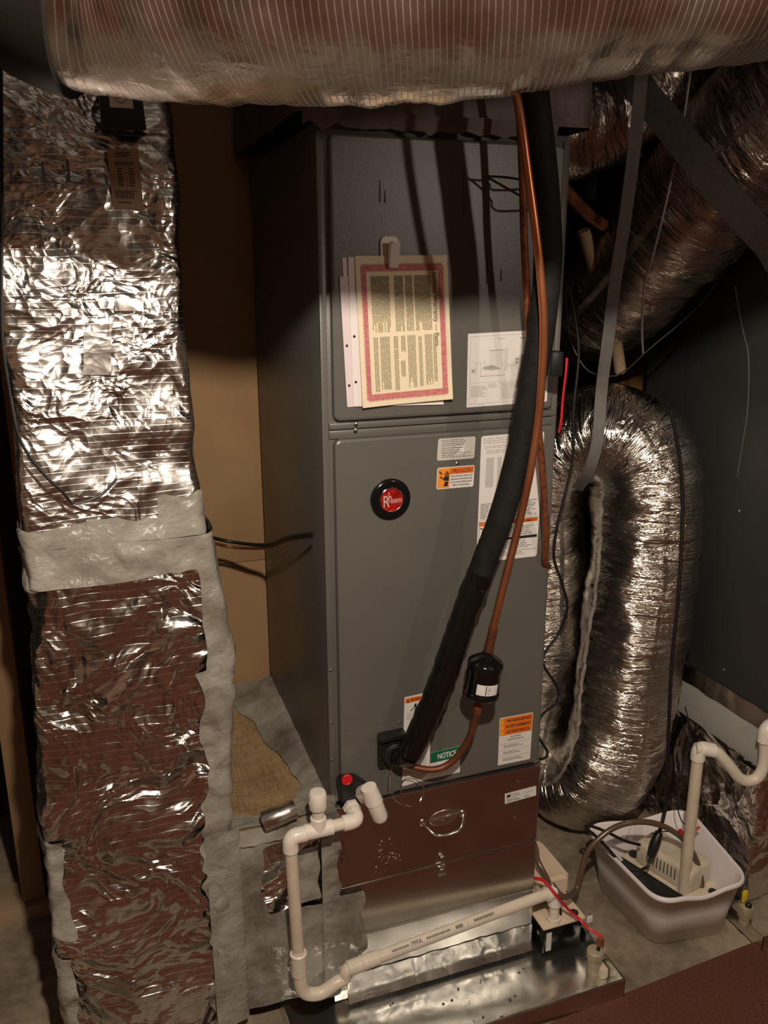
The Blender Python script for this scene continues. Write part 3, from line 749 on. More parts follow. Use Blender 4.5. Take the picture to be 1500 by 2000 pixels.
o.name = 'warning_label'
obj('orange_field', q.sheet(.0002, .14, .985, .62, .985, .0007), MT['orange'], o); obj('yellow_edge', q.sheet(.0002, .015, .14, .62, .985, .0007), MT['orange2'], o)
m = q.text('WARNING', .20, .885, .062, .0011, .75, bold=.02); m.merge(q.text('AVERTISSEMENT', .18, .77, .062, .0011, .77, bold=.02)); m.merge(q.text('ADVERTENCIA', .22, .655, .062, .0011, .70, bold=.02)); obj('lettering', m, MT['ink'], o)
m = MB()
for v in (.905, .79, .675): m.add([q.at(.04, v-.02, .0011), q.at(.12, v-.02, .0011), q.at(.08, v+.028, .0011)], [(0, 1, 2)])
obj('triangle_symbols', m, MT['yellow'], o, smooth=False)
m = q.text('CALIFORNIA', .5, .555, .034, .0009, .34, 'CENTER', bold=.02); m.merge(q.text('PROPOSITION 65', .5, .495, .034, .0009, .48, 'CENTER', bold=.02)); obj('lettering', m, MT['ink_dk'], o)
m = MB()
for v in (.43, .29, .15): m.merge(q.lines(.15, .85, v-.085, v-.02, 2, .0009, .5, .4)); q.rect(m, .03, .97, v+.004, v+.009, .0009)
obj('small_print', m, MT['ink_grey'], o)
# L-shaped warning sheet behind the taped pipe
q, o = sticker('warning_label', (790, 1362), (841, 1351), (839, 1521), (785, 1536), YL-.0011, MT['label_white'], .002, 'tall white warning label behind the taped pipe', ah)
obj('orange_strip', q.sheet(.0002, .03, .97, .93, .985, .0007), MT['orange'], o)
obj('lettering', q.text('WARNING', .22, .94, .033, .0011, .72, bold=.02), MT['ink'], o)
tr_ = MB(); tr_.add([q.at(.08, .938, .0011), q.at(.19, .938, .0011), q.at(.135, .972, .0011)], [(0, 1, 2)])
for pts in ([(.36, .885), (.40, .91), (.46, .91), (.46, .885)], [(.30, .85), (.34, .85), (.44, .88), (.40, .888)], [(.22, .835), (.26, .833), (.34, .852), (.30, .858)], [(.42, .84), (.48, .84), (.47, .885), (.41, .885)]): tr_.add([q.at(a, b, .0011) for a, b in pts], [(0, 1, 2, 3)])
obj('shock_symbol', tr_, MT['ink'], o, smooth=False)
m = q.lines(.08, .9, .74, .82, 5, .0009, .45, .3); m.merge(q.lines(.08, .95, .4, .52, 7, .0009, .45, .2)); m.merge(q.lines(.08, .95, .13, .36, 12, .0009, .45, .2)); obj('small_print', m, MT['ink_light'], o)
obj('orange_strip', q.sheet(.0002, .03, .97, .545, .585, .0007), MT['orange'], o)
q, o = sticker('notice_label', (841, 1470), (899, 1457), (898, 1508), (839, 1521), YL-.0011, MT['label_white'], .001, 'white label with a green NOTICE heading', ah)
obj('green_strip', q.sheet(.0002, .0, 1, .60, 1, .0007), MT['green'], o); obj('lettering', q.text('NOTICE', .24, .70, .20, .0011, .62, bold=.025), MT['label_white'], o)
m = q.lines(.05, .95, .08, .5, 5, .0009, .35, .4); obj('small_print', m, MT['ink_light'], o)
q, o = sticker('wiring_diagram', (914, 652), (1073, 643), (1068, 784), (911, 796), YU, MT['label_white'], .001, 'white wiring diagram sheet on the upper panel', ah)
m = MB()
for a, b, c, d in ((.03, .97, .955, .96), (.03, .97, .04, .045), (.03, .034, .04, .96), (.966, .97, .04, .96), (.03, .97, .325, .329), (.25, .253, .05, .325), (.40, .403, .05, .325)): q.rect(m, a, b, c, d, .0008)
for k in range(10): q.rect(m, .27+.017*k, .273+.017*k, .52, .74, .0008)
q.rect(m, .26, .44, .75, .765, .0008)
for a, b, c, d in ((.45, .458, .47, .78), (.475, .483, .47, .78), (.15, .46, .41, .42), (.16, .165, .41, .60), (.10, .105, .45, .6), (.10, .16, .595, .6), (.2, .205, .58, .64), (.48, .6, .55, .556), (.48, .6, .53, .536), (.58, .63, .6, .64), (.58, .63, .56, .59), (.6, .605, .47, .6), (.05, .09, .47, .52)): q.rect(m, a, b, c, d, .0008)
for k in range(7): q.rect(m, .64+.01*k, .643+.01*k, .75, .92, .0008)
q.rect(m, .63, .71, .9, .915, .0008); q.rect(m, .36, .45, .905, .915, .0008)
m.add([q.at(.18, .51, .0008), q.at(.3, .49, .0008), q.at(.42, .5, .0008), q.at(.30, .56, .0008), q.at(.2, .55, .0008)], [(0, 1, 2, 3, 4)])
obj('diagram_lines', m, MT['ink_light'], o, smooth=False)
m = q.lines(.045, .24, .13, .29, 9, .0008, .5, .3); m.merge(q.lines(.26, .38, .25, .31, 4, .0008, .5, .4)); m.merge(q.lines(.42, .7, .08, .31, 12, .0008, .45, .5)); obj('small_print', m, MT['ink_light'], o)
# grime runs below two knock-outs on the upper panel
for x, y, l in ((742, 352, 40), (752, 372, 22), (951, 500, 52), (962, 530, 40), (979, 525, 22), (905, 330, 90)):
    A = P(x, y, 1, YU-.0003); B = P(x, y+l, 1, YU-.0003); d = V((.0026, 0, 0)); obj('grime_run', MB().add([A-d*.4, A+d*.4, B+d*.8, B+V((0, 0, -.004)), B-d*.8], [(0, 1, 2, 3, 4)]), MT['ink_dk'], ah, smooth=False)
# plastic port plate with red plug
pc = P(690, 1530, 1, -.02)
pl = [P(x, y, 1, -.018) for x, y in ((657, 1512), (690, 1508), (722, 1530), (716, 1560), (690, 1562), (660, 1558))]
pp = obj('drain_port', prism(pl, (0, -.022, 0), .003), MT['black_plastic'], ah, label='black plastic drain port with red plug')
rp = P(678, 1523, 1, -.042); obj('red_plug', lathe(V((rp.x, -.039, rp.z)), (0, -1, 0), [(0, .0125), (.004, .0125), (.005, .011), (.0042, .010), (.0042, .001)], 24), MT['red_plug'], pp)
# metering block and grommet where the pipes enter
fb = P(765, 1466, 1, -.03)
gp = obj('pipe_grommet', panelY(fb.x-.030, fb.x+.034, fb.z-.042, fb.z+.044, -.030, .014, .006, .004), MT['black_plastic'], ah, label='black moulded pipe grommet')
obj('grommet_lip', box((fb.x-.034, -.046, fb.z+.032), (fb.x+.028, -.028, fb.z+.046), .003), MT['black_plastic'], gp)
obj('grommet_boss', lathe(V((fb.x+.004, -.030, fb.z-.002)), (0, -1, 0), [(0, .030), (.018, .028), (.022, .022), (.022, .001)], 24), MT['black_plastic'], gp)
# supply plenum
plm = thing('supply_plenum', 'foil-taped supply plenum sitting on top of the air handler', 'plenum', (.27, .3, HT))
pr_ = RectDuct(zz(HT+.012, 2.44, .015), lambda z: (-.035, .575, -.02, .62), 40, 30, .006, 21)
obj('plenum_body', pr_.mesh(), MT['kraft'], plm, smooth='full')
ed = MB(); pa = [V((-.03+.52*k/40, -.03, HT+.016+.006*nz(V((k*.6, 0, 3)), 1))) for k in range(41)]; pb = [V((-.03+.52*k/40, -.022-.012*abs(nz(V((k*.9, 4, 0)), 1)), HT-.012+.016*nz(V((k*.5, 1, 0)), 1))) for k in range(41)]
ed.add(pa+pb, [(k, 41+k, 42+k, k+1) for k in range(40)]); obj('torn_tape_edge', ed, MT['kraft'], plm)

# ------------------------------------------------------------------ papers and clip
pk = thing('booklet', 'white hole-punched pages hanging behind the warranty sheet', 'booklet', P(690, 795, 1, -.02))
for tl, tr, br_, bl, off, mt in (((668, 503), (850, 500), (860, 786), (690, 794), .0145, 'white_paper'), ((663, 541), (840, 520), (850, 790), (678, 795), .0165, 'pink_paper'), ((680, 502), (860, 500), (866, 790), (690, 794), .0185, 'white_paper')):
    q = Quad(tl, tr, br_, bl, -off); s_ = obj('page', q.sheet(.0008), MT[mt], pk)
    for v in (.48, .17):
        obj('punched_hole', lathe(q.at(.035, v, .0009), q.n, [(0, .0028), (.0004, .0027)], 12), MT['ink'], s_)
wq = Quad((693, 500), (873, 498), (880, 778), (706, 796), -.0205)
bow = lambda u, v: .010*(1-v)*abs(u-.35)*1.1+.004*(1-v)
_at = wq.at
wq.at = lambda u, v, off=0: _at(u, v, off)+V((0, -bow(u, v), 0))
ws = MB(); n_ = 14; ws.add([wq.at(i/n_, j/n_) for j in range(n_+1) for i in range(n_+1)], [(j*(n_+1)+i, j*(n_+1)+i+1, (j+1)*(n_+1)+i+1, (j+1)*(n_+1)+i) for j in range(n_) for i in range(n_)])
ws.add([wq.at(i/n_, j/n_, .0008) for j in range(n_+1) for i in range(n_+1)], [(j*(n_+1)+i+1, j*(n_+1)+i, (j+1)*(n_+1)+i, (j+1)*(n_+1)+i+1) for j in range(n_) for i in range(n_)])
sheet = obj('warranty_sheet', ws, MT['cream']); top(sheet, 'cream warranty sheet with a red scalloped border clipped to the panel', 'paper')
bo = MB()
def brect(u0, u1, v0, v1):
    k = 16
    for i in range(k):
        for j in range(1):
            a, b = (u0+(u1-u0)*i/k, u0+(u1-u0)*(i+1)/k) if u1-u0 > v1-v0 else (u0, u1)
            c, d = (v0, v1) if u1-u0 > v1-v0 else (v0+(v1-v0)*i/k, v0+(v1-v0)*(i+1)/k)
            wq.rect(bo, a, b, c, d, .0018)
brect(.07, .93, .90, .94); brect(.07, .95, .045, .085); brect(.06, .105, .05, .94); brect(.89, .94, .05, .94)
for k in range(34):
    u = .07+.87*k/34
    for v, s_ in ((.94, .012), (.045, -.012)): bo.add([wq.at(u, v, .0018), wq.at(u+.02, v, .0018), wq.at(u+.01, v+s_, .0018)], [(0, 1, 2)])
for k in range(52):
    v = .05+.88*k/52
    for u, s_ in ((.06, -.016), (.94, .016)): bo.add([wq.at(u, v, .0018), wq.at(u, v+.014, .0018), wq.at(u+s_, v+.007, .0018)], [(0, 1, 2)])
obj('scalloped_border', bo, MT['border'], sheet, smooth=False)
tx = MB(); R2 = random.Random(4)
# the sheet hangs turned a quarter: its lines of print run down the page
def vcol(u0, u1, v0, v1, rows):
    for i in range(rows):
        uc = u0+(u1-u0)*(i+.5)/rows; hw = (u1-u0)/rows*.29; v = v1; end = v0+(v1-v0)*.2*R2.random()*(R2.random() < .3)
        while v > end:
            e = max(v-(v1-v0)*R2.uniform(.08, .25), end); wq.rect(tx, uc-hw, uc+hw, e, v, .0019); v = e-(v1-v0)*.012
for u0, u1, rws in ((.15, .35, 14), (.40, .50, 7), (.52, .60, 5), (.62, .80, 13)): vcol(u0, u1, .50, .87, rws)
for u0, u1, v0, v1, rws in ((.15, .20, .10, .47, 3), (.22, .33, .11, .47, 9), (.37, .42, .10, .47, 3), (.45, .50, .36, .47, 3), (.44, .49, .19, .30, 4), (.52, .61, .11, .47, 7), (.64, .68, .11, .46, 3), (.71, .79, .12, .47, 6), (.80, .84, .14, .47, 2)): vcol(u0, u1, v0, v1, rws)
obj('small_print', tx, MT['ink_green'], sheet, smooth=False)
obj('lettering', wq.text('Limited Warranty — Parts', .825, .885, .050, .0020, .50, rot=1, bold=.012), MT['ink_title'], sheet)
cl = thing('magnetic_clip', 'white plastic magnetic clip holding the papers', 'clip', P(765, 518, 1, -.03))
ca = P(747, 500, 1, -.03); cb_ = P(784, 460, 1, -.03)
obj('clip_back', panelY(ca.x, cb_.x, ca.z-.01, cb_.z, -.019, .0045, .012, .002), MT['white_plastic'], cl)
xm = (ca.x+cb_.x)/2+.003
obj('clip_lever', prism([V((xm-.010, -.040, cb_.z-.010)), V((xm-.010, -.026, cb_.z-.016)), V((xm-.010, -.026, ca.z-.022)), V((xm-.010, -.032, ca.z-.022))], (.021, 0, 0), .002), MT['white_plastic'], cl)
obj('clip_tab', box((xm-.006, -.0415, cb_.z-.016), (xm+.006, -.037, cb_.z-.011), .001), MT['white_plastic'], cl)

# ------------------------------------------------------------------ refrigerant lines
def px3(lst): return [P(x, y, 1, yy) for x, y, yy in lst]
sl = thing('suction_line', 'thick black foam-insulated refrigerant pipe bending down to the grommet', 'pipe', P(790, 1490, 1, -.06))
sp_ = px3([(1030, 40, -.18), (1045, 200, -.20), (1062, 350, -.205), (1070, 500, -.20), (1058, 640, -.19), (1040, 740, -.175), (1020, 860, -.16), (985, 990, -.145), (945, 1100, -.125), (922, 1160, -.12), (893, 1240, -.115), (862, 1330, -.105), (835, 1395, -.095), (815, 1440, -.085), (800, 1470, -.075)])
path = catmull(sp_, .015)
k0 = min(range(len(path)), key=lambda i: (path[i]-sp_[9]).length)
obj('insulation', tube(path[:k0+1], .0260, 22, fn=lambda s, a: .001*noise.noise(V((s*12, a, 0)))), MT['foam'], sl)
def wrap(s, a): return .0012*math.sin(s*150+a)+.0028*noise.noise(V((s*28, a*1.5, 3)))
obj('tape_wrap', tube(path[k0-3:], .0275, 24, fn=wrap), MT['black_gloss'], sl, label='shiny black tape wrapped spirally')
obj('end_wrap', tube(catmull([path[-1], path[-1]+V((-.008, .012, -.012)), V((fb.x+.012, -.045, fb.z-.006))], .006), [.027]*0 or .026, 20, fn=lambda s, a: .002*noise.noise(V((s*50, a*2, 0)))), MT['black_gloss'], sl)
ll = thing('liquid_line', 'bright bare copper pipe running beside the black insulated pipe', 'pipe', P(955, 1265, 1, -.1))
lp_ = px3([(985, 60, -.22), (1015, 220, -.245), (1030, 330, -.25), (1046, 450, -.25), (1056, 540, -.245), (1062, 640, -.235), (1058, 740, -.22), (1050, 830, -.205), (1034, 930, -.19), (1012, 1030, -.16), (992, 1110, -.15), (972, 1190, -.14), (960, 1240, -.13), (955, 1274, -.125)])
pth = catmull(lp_, .02); obj('pipe', tube(pth, .0078, 14), MT['copper'], ll)
obj('brazed_joint', tube(catmull(px3([(964, 1226, -.132), (958, 1254, -.128), (955, 1274, -.125)]), .008), .0098, 14), MT['copper_dull'], ll)
l2 = thing('liquid_line_tail', 'dull copper pipe curving from the filter drier to the grommet', 'pipe', P(850, 1510, 1, -.06))
lq = px3([(936, 1366, -.118), (929, 1400, -.11), (921, 1430, -.10), (905, 1462, -.09), (880, 1490, -.08), (850, 1503, -.072), (815, 1500, -.06), (785, 1490, -.045)])
obj('pipe', tube(catmull(lq, .012), .0078, 14), MT['copper_dull'], l2)
obj('brazed_joint', tube(catmull(px3([(936, 1366, -.118), (931, 1392, -.112)]), .008), .0098, 14), MT['rust'], l2)
d0 = P(952, 1272, 1, -.125); d1 = P(937, 1372, 1, -.118)
fd = thing('filter_drier', 'glossy black filter drier canister hanging on the copper pipe', 'filter', d1)
dl = (d1-d0).length; da = (d1-d0).normalized()
obj('canister', lathe(d0, da, [(0, .010), (.006, .011), (.012, .022), (.022, .036), (.026, .0385), (dl*.30, .0385), (dl*.32, .0375), (dl-.032, .0375), (dl-.030, .0395), (dl-.022, .0395), (dl-.014, .032), (dl-.006, .014), (dl, .010)], 36), MT['black_gloss'], fd)
tl = MB(); u_, v_ = frame_from(da); fwd = (CAM-d0); fwd = (fwd-da*fwd.dot(da)).normalized(); sd = da.cross(fwd)
def cyl(h, ang, r): return d0+da*h+(fwd*math.cos(ang)+sd*math.sin(ang))*r
if (cyl(0, .5, .03)-d0).dot(_r) < 0: sd = -sd
h0, h1 = dl*.50, dl*.70; K = 18; a0, a1 = -.28, .98
tl.add([cyl(h, a0+(a1-a0)*i/K, .0388) for h in (h0, h1) for i in range(K+1)], [(K+1+i, K+2+i, i+1, i) for i in range(K)])
lb = obj('canister_label', tl, MT['label_white'], fd, label='small white label')
def cylrect(m, ua, ub, va, vb):
    for i in range(4):
        x0, x1 = [a0+(a1-a0)*(ua+(ub-ua)*(i+j)/4) for j in (0, 1)]; y0, y1 = h0+(h1-h0)*va, h0+(h1-h0)*vb
        m.quad(cyl(y1, x0, .0391), cyl(y1, x1, .0391), cyl(y0, x1, .0391), cyl(y0, x0, .0391))
m = MB(); cylrect(m, .40, .44, .08, .95)
for k in range(5): cylrect(m, .50, .54+.05*(k % 3), .12+.17*k, .17+.17*k)
for k in range(3): cylrect(m, .60, .63, .2+.25*k, .26+.25*k)
obj('small_print', m, MT['ink'], lb)
t = thing('branch_line', 'rust-brown copper pipe behind the bright copper pipe', 'pipe', P(1065, 1130, 1, -.03))
r2 = px3([(985, 60, -.10), (1012, 200, -.10), (1020, 330, -.10), (1024, 470, -.10), (1032, 620, -.095), (1044, 760, -.09), (1052, 840, -.085), (1060, 930, -.075), (1066, 1040, -.05), (1064, 1100, -.022)])
r2 += [V((.5412, .012, r2[-1].z-.022)), V((.5412, .06, r2[-1].z-.03))]
obj('pipe', tube(catmull(r2, .02), .0075, 12), MT['rust'], t)
# pipe hanger block at top where the pipes meet
# capillary wire loop
cw = px3([(771, 1482, -.06), (764, 1505, -.075), (762, 1530, -.08), (766, 1552, -.08), (778, 1567, -.075), (800, 1575, -.07), (818, 1568, -.06), (827, 1545, -.05), (822, 1530, -.045), (806, 1521, -.035), (790, 1522, -.03), (783, 1536, -.04), (785, 1565, -.05)])
t = obj('capillary_wire', tube(catmull(cw, .006), .0011, 6), MT['chrome']); top(t, 'thin silver wire loop hanging below the black grommet', 'wire')
# clear tape scrap and plug on the upright pipe
t = MB(); ta = px3([(1016, 770, -.108), (1020, 800, -.108), (1018, 825, -.10), (1008, 823, -.10), (1010, 800, -.105), (1008, 782, -.105)]); 
sq = Quad((1012, 766), (1026, 770), (1018, 828), (1006, 824), -.112); t = obj('tape_scrap', sq.sheet(.002), MT['clear']); top(t, 'small scrap of clear tape stuck behind the black insulated pipe', 'tape')
hb_ = obj('pipe_clamp', box(P(1068, 722, 1, -.09)-V((.006, .03, .012)), P(1080, 692, 1, -.09)+V((.008, .03, .008)), .004), MT['black_plastic'], None); top(hb_, 'small black plastic box behind the copper pipe', 'box')
rw = px3([(1082, 700, -.02), (1090, 725, -.02), (1086, 760, -.015), (1078, 790, -.012), (1084, 800, -.012), (1082, 825, -.01), (1078, 845, -.004)])
rw = [V((max(p.x, .537+.004), p.y, p.z)) for p in rw]
t = obj('red_wire_pair', tube(catmull(rw, .01), .0028, 8), MT['red_wire']); top(t, 'red wire hanging beside the right edge of the grey cabinet', 'wire')

# ------------------------------------------------------------------ PVC condensate drain
RP = .0134; RF = .0172
pv = thing('condensate_drain', 'white plastic condensate drain with capped tee, trap and sloping pipe to the pump', 'drain pipe', P(600, 1960, 1, -.09))
YD = -.085
tee = P(622, 1612, 1, YD); el1 = P(567, 1635, 1, YD); z_tee = (tee.z+el1.z)/2-.004
tee = V((tee.x, YD, z_tee)); el1 = V((el1.x, YD, z_tee-.002)); el2 = V((P(698, 1590, 1, YD).x, YD, z_tee+.002))
obj('cleanout_cap', lathe(P(622, 1530, 1, YD)*0+V((tee.x, YD, P(622, 1578, 1, YD).z)), (0, 0, 1), [(0, RF+.001), (.002, RF+.002), (.036, RF+.0015), (.040, RF-.001), (.041, .001)], 28), MT['pvc_white'], pv)
obj('riser', tube([tee, V((tee.x, YD, P(622, 1575, 1, YD).z))], RP, 20), MT['pvc'], pv)
te = sleeve(tee+V((-.032, 0, 0)), tee+V((.032, 0, 0)), RF); te.merge(sleeve(tee, tee+V((0, 0, .032)), RF)); obj('tee_fitting', te, MT['pvc_white'], pv)
obj('elbow', tube(rounded([el1+V((.034, 0, 0)), el1, el1+V((0, 0, -.034))], .026), RF, 22), MT['pvc_white'], pv)
obj('link_pipe', tube([el1+V((.02, 0, 0)), tee], RP, 18), MT['pvc'], pv)
obj('elbow', tube(rounded([el2+V((-.034, 0, 0)), el2, el2+V((0, .034, .004))], .024), RF, 22), MT['pvc_white'], pv)
obj('link_pipe', tube([tee, el2+V((-.02, 0, 0))], RP, 18), MT['pvc'], pv)
hexp = P(683, 1571, 1, -.045)
obj('threaded_adaptor', lathe(V((el2.x, -.038, el2.z+.005)), (0, -1, 0), [(0, .0195), (.012, .0195), (.0125, .0165), (.030, .0165)], 6), MT['pvc_white'], pv)
b0 = P(597, 1942, 1, YD); bz = P(583, 1870, 1, YD).z
s1 = P(705, 1882, 1, YD); s2 = V((.566, -.035, .188))
v0 = V((el1.x, YD, el1.z-.02)); tx_ = P(583, 1870, 1, YD).x
trap = catmull([V((tx_, YD, bz+.02)), V((tx_+.001, YD, bz-.03)), V((tx_+.008, YD, b0.z+.012)), V((tx_+.045, YD-.004, b0.z-.004)), V((tx_+.085, YD-.004, b0.z+.012)), s1+(b0-s1)*.30+V((0, -.002, -.012)), s1-(s2-s1).normalized()*.035+V((0, 0, -.003)), s1], .006)
obj('down_pipe', tube([v0, V((tx_, YD, bz+.01))], RP+.0004, 20), MT['pvc_old'], pv)
obj('trap_bend', tube(trap, RP+.0018, 20), MT['pvc'], pv)
obj('coupling', sleeve(V((tx_, YD, bz+.012)), V((tx_, YD, bz-.045)), RF+.0002), MT['pvc'], pv)
obj('coupling_lip', sleeve(V((tx_, YD, bz+.014)), V((tx_, YD, bz+.007)), RF+.0018), MT['pvc_white'], pv)
dv = (s2-s1).normalized()
obj('slope_pipe', tube([s1, s2], RP+.0006, 20), MT['pvc'], pv)
obj('coupling', sleeve(s1-dv*.035, s1+dv*.045, RF), MT['pvc'], pv); obj('coupling_lip', sleeve(s1-dv*.002, s1+dv*.003, RF+.0016), MT['pvc'], pv)
obj('elbow', tube(rounded([s2-dv*.012, s2+dv*.018, s2+dv*.018+V((0, 0, -.04))], .018), RF+.001, 22), MT['pvc_white'], pv)
dp = s2+dv*.018
obj('drop_pipe', tube([dp+V((0, 0, -.02)), V((dp.x, dp.y, .098))], RP, 18), MT['pvc'], pv)
# print along the slope pipe, facing up and out
up_ = V((0, -.62, .78)); up_ = (up_-dv*up_.dot(dv)).normalized(); cr = up_.cross(dv)
if cr.z < 0: cr = -cr
def spq(a, b, hw):
    o_ = s1+up_*(RP+.0012)
    return Quad(0, 0, 0, 0, 0, pts=[o_+dv*a+cr*hw, o_+dv*b+cr*hw, o_+dv*b-cr*hw, o_+dv*a-cr*hw])
q = spq(.075, .36, .006); q.n = up_
m = q.text('PPFA', .18, .1, .8, .0, .10, bold=.03); m.merge(q.lines(.0, .16, .25, .7, 1, 0, .9, 0)); m.merge(q.lines(.32, .55, .25, .7, 1, 0, .9, 0)); m.merge(q.lines(.60, .67, .1, .85, 1, 0, .9, 0)); m.merge(q.lines(.71, .73, .4, .5, 1, 0, .9, 0)); m.merge(q.lines(.78, .98, .2, .8, 1, 0, .9, 0))
obj('pipe_print', m, MT['ink_grey'], pv, smooth=False)
# second capped outlet
so = thing('overflow_outlet', 'white plastic overflow elbow with a rounded end beside the red plug', 'pipe fitting', P(735, 1600, 1, -.06))
oz = P(722, 1550, 1, -.07)
obj('adaptor', lathe(P(709, 1548, 1, -.034), (.25, -1, -.1), [(0, .021), (.012, .021), (.013, .0175), (.03, .017)], 6), MT['pvc_white'], so)
e0 = P(709, 1548, 1, -.045); e1 = P(724, 1548, 1, -.088); e2 = P(741, 1592, 1, -.088)
obj('elbow', tube(rounded([e0, e1+V((0, 0, .004)), e1+(e2-e1)*.5], .02), RF, 22), MT['pvc_white'], so)
obj('sleeve_cap', lathe(e1+(e1-e2).normalized()*.016, (e2-e1), [(0, .001), (.0005, RF), (.04, RF+.0025), (.042, RF+.0025)], 26), MT['pvc_white'], so)
obj('stub', lathe(e1+(e2-e1)*.3, (e2-e1), [(0, RF+.0005), ((e2-e1).length*.75, RF+.001), ((e2-e1).length*.9, RF-.003), ((e2-e1).length*.97, .008), ((e2-e1).length, .001)], 26), MT['pvc_white'], so)

# ------------------------------------------------------------------ condensate pump in the pan
cp1 = thing('condensate_pump', 'small condensate pump with black tank and beige lid standing in the drain pan', 'pump', (.61, .08, .008))
obj('tank', box((.550, -.046, .008), (.664, .215, .092), .006), MT['black_gloss'], cp1)
obj('tank_label', box((.557, -.0475, .02), (.572, -.0455, .075)), MT['clear'], cp1)
lid = obj('lid', box((.544, -.052, .090), (.670, .220, .099), .004), MT['beige'], cp1)
hl = MB()
hp = P(1121, 1782, 2, .1); obj('black_cap', lathe(V((hp.x, hp.y, .098)), (0, 0, 1), [(0, .012), (.003, .012), (.0035, .001)], 20), MT['rubber'], lid)
mt_ = MB(); 
bm = bmesh.new(); bmesh.ops.create_cube(bm, size=1)
for v in bm.verts: v.co = V((.610+v.co.x*.116, .120+v.co.y*.19, .137+v.co.z*.078))
for v in bm.verts:
    if v.co.z > .15 and v.co.y > .15: v.co.y -= .03
bmesh.ops.bevel(bm, geom=bm.edges[:], offset=.013, segments=4, affect='EDGES'); obj('motor_cover', from_bm(bm), MT['beige'], cp1)
obj('inlet_socket', lathe(V((dp.x, dp.y, .097)), (0, 0, 1), [(0, .019), (.012, .0185), (.0125, .015)], 20), MT['pvc'], cp1)
hq = P(1089, 1783, 2, .1); obj('hose_barb', lathe(V((hq.x, hq.y, .098)), (0, 0, 1), [(0, .012), (.014, .010), (.016, .0085), (.03, .0075)], 16), MT['rubber'], cp1)
bq_ = [V((hq.x, hq.y, .12)), P(1083, 1760, 1, hq.y+.005), P(1070, 1720, 1, hq.y+.02), P(1050, 1680, 1, .04), P(1040, 1640, 1, .10), V((.60, .30, .30))]
t = obj('vinyl_tube', tube(catmull(bq_, .012), .0075, 12), MT['vinyl']); top(t, 'brown vinyl tube rising from the pump lid behind the cabinet', 'tube')
# second length: from behind pump cover, up over the tub to its pump
t2 = [P(1077, 1726, 2, .205), P(1100, 1752, 2, .18), P(1125, 1738, 1, -.01), P(1136, 1700, 1, .0), P(1150, 1660, 1, .01), P(1190, 1622, 1, .01), P(1235, 1606, 1, .0), P(1285, 1610, 1, -.015), P(1330, 1635, 1, -.03), P(1358, 1675, 1, -.045), P(1370, 1720, 1, -.055), P(1369, 1745, 1, -.055)]
t = obj('vinyl_tube', tube(catmull(t2, .012), .0078, 12), MT['vinyl']); top(t, 'brown vinyl tube arching from the small pump into the white tub', 'tube')
# red wires with tag to float switch
rwp = [P(1040, 1716, 2, .215), P(1062, 1722, 2, .22), P(1085, 1748, 2, .20), P(1110, 1778, 2, .14), P(1135, 1800, 1, -.075), P(1150, 1815, 1, -.10), P(1178, 1832, 1, -.125)]
t = thing('red_wires', 'red wire pair with a white tag running over the pump lid', 'wire', P(1100, 1775, 2, .12))
obj('wire', tube(catmull(rwp, .008), .0023, 8), MT['red_wire'], t); obj('wire', tube(catmull([p+V((.003, .004, .001)) for p in rwp], .008), .0020, 8), MT['red_wire'], t)
tgp = P(1152, 1794, 1, -.09); obj('wire_tag', box(tgp-V((.008, .001, .012)), tgp+V((.008, .001, .008)), .0005), MT['white_paper'], t, label='white paper flag')
fs = thing('float_switch', 'beige plastic float switch clipped to the drain pan corner', 'switch', (.646, -.134, .006))
obj('float_body', lathe((.646, -.134, .006), (0, 0, 1), [(0, .017), (.006, .019), (.045, .019), (.047, .0215), (.064, .0215), (.068, .018), (.07, .006)], 24), MT['valve_beige'], fs)
obj('bracket', box((.660, -.14, .040), (.677, -.120, .066), .002), MT['valve_beige'], fs)
obj('foot_block', box((.648, -.165, .006), (.668, -.13, .035), .003), MT['pvc_old'], fs)
obj('terminal', box((.655, -.135, .074), (.672, -.122, .098), .002), MT['copper'], fs); obj('cable_plug', lathe((.650, -.137, .07), (.1, -.3, 1), [(0, .0055), (.012, .005)], 12), MT['rubber'], fs)

# ------------------------------------------------------------------ white tub
tu = thing('wash_tub', 'white plastic wash tub on the floor holding a second pump', 'tub', (.95, 0, 0))
ZR = .192
tc = [P(1137, 1612, 2, ZR), P(1345, 1577, 2, ZR), P(1470, 1722, 2, ZR), P(1288, 1765, 2, ZR)]   # rim: back-left, back-right, front-right, front-left
bcn = [V((.835, .150, .004)), V((1.075, .120, .004)), V((1.062, -.140, .004)), V((.842, -.112, .004))]
def loop(c, r, n=8, dz=None):
    """rounded quad through corners c"""
    out = []
    for i in range(4):
        p = c[i]; a = c[i-1]-p; b = c[(i+1) % 4]-p; q0 = p+a.normalized()*r; q1 = p+b.normalized()*r
        for k in range(n+1):
            t = k/n; out.append(q0*(1-t)**2+p*2*t*(1-t)+q1*t*t)
        for k in range(1, 8):
            nxt = c[(i+1) % 4]+(c[i]-c[(i+1) % 4]).normalized()*r; t = k/8; q = q1.lerp(nxt, t)
            if dz: q = q+V((0, 0, dz[i]*(math.sin(math.pi*t)**2)))
            out.append(q)
    return out
cen = sum(tc, V())/4; cb3 = sum(bcn, V())/4
def sc_loop(c, ce, k): return [ce+(p-ce)*k for p in c]
dz = (.004, -.014, -.006, .006); dz = (-.012, 0, -.012, 0)
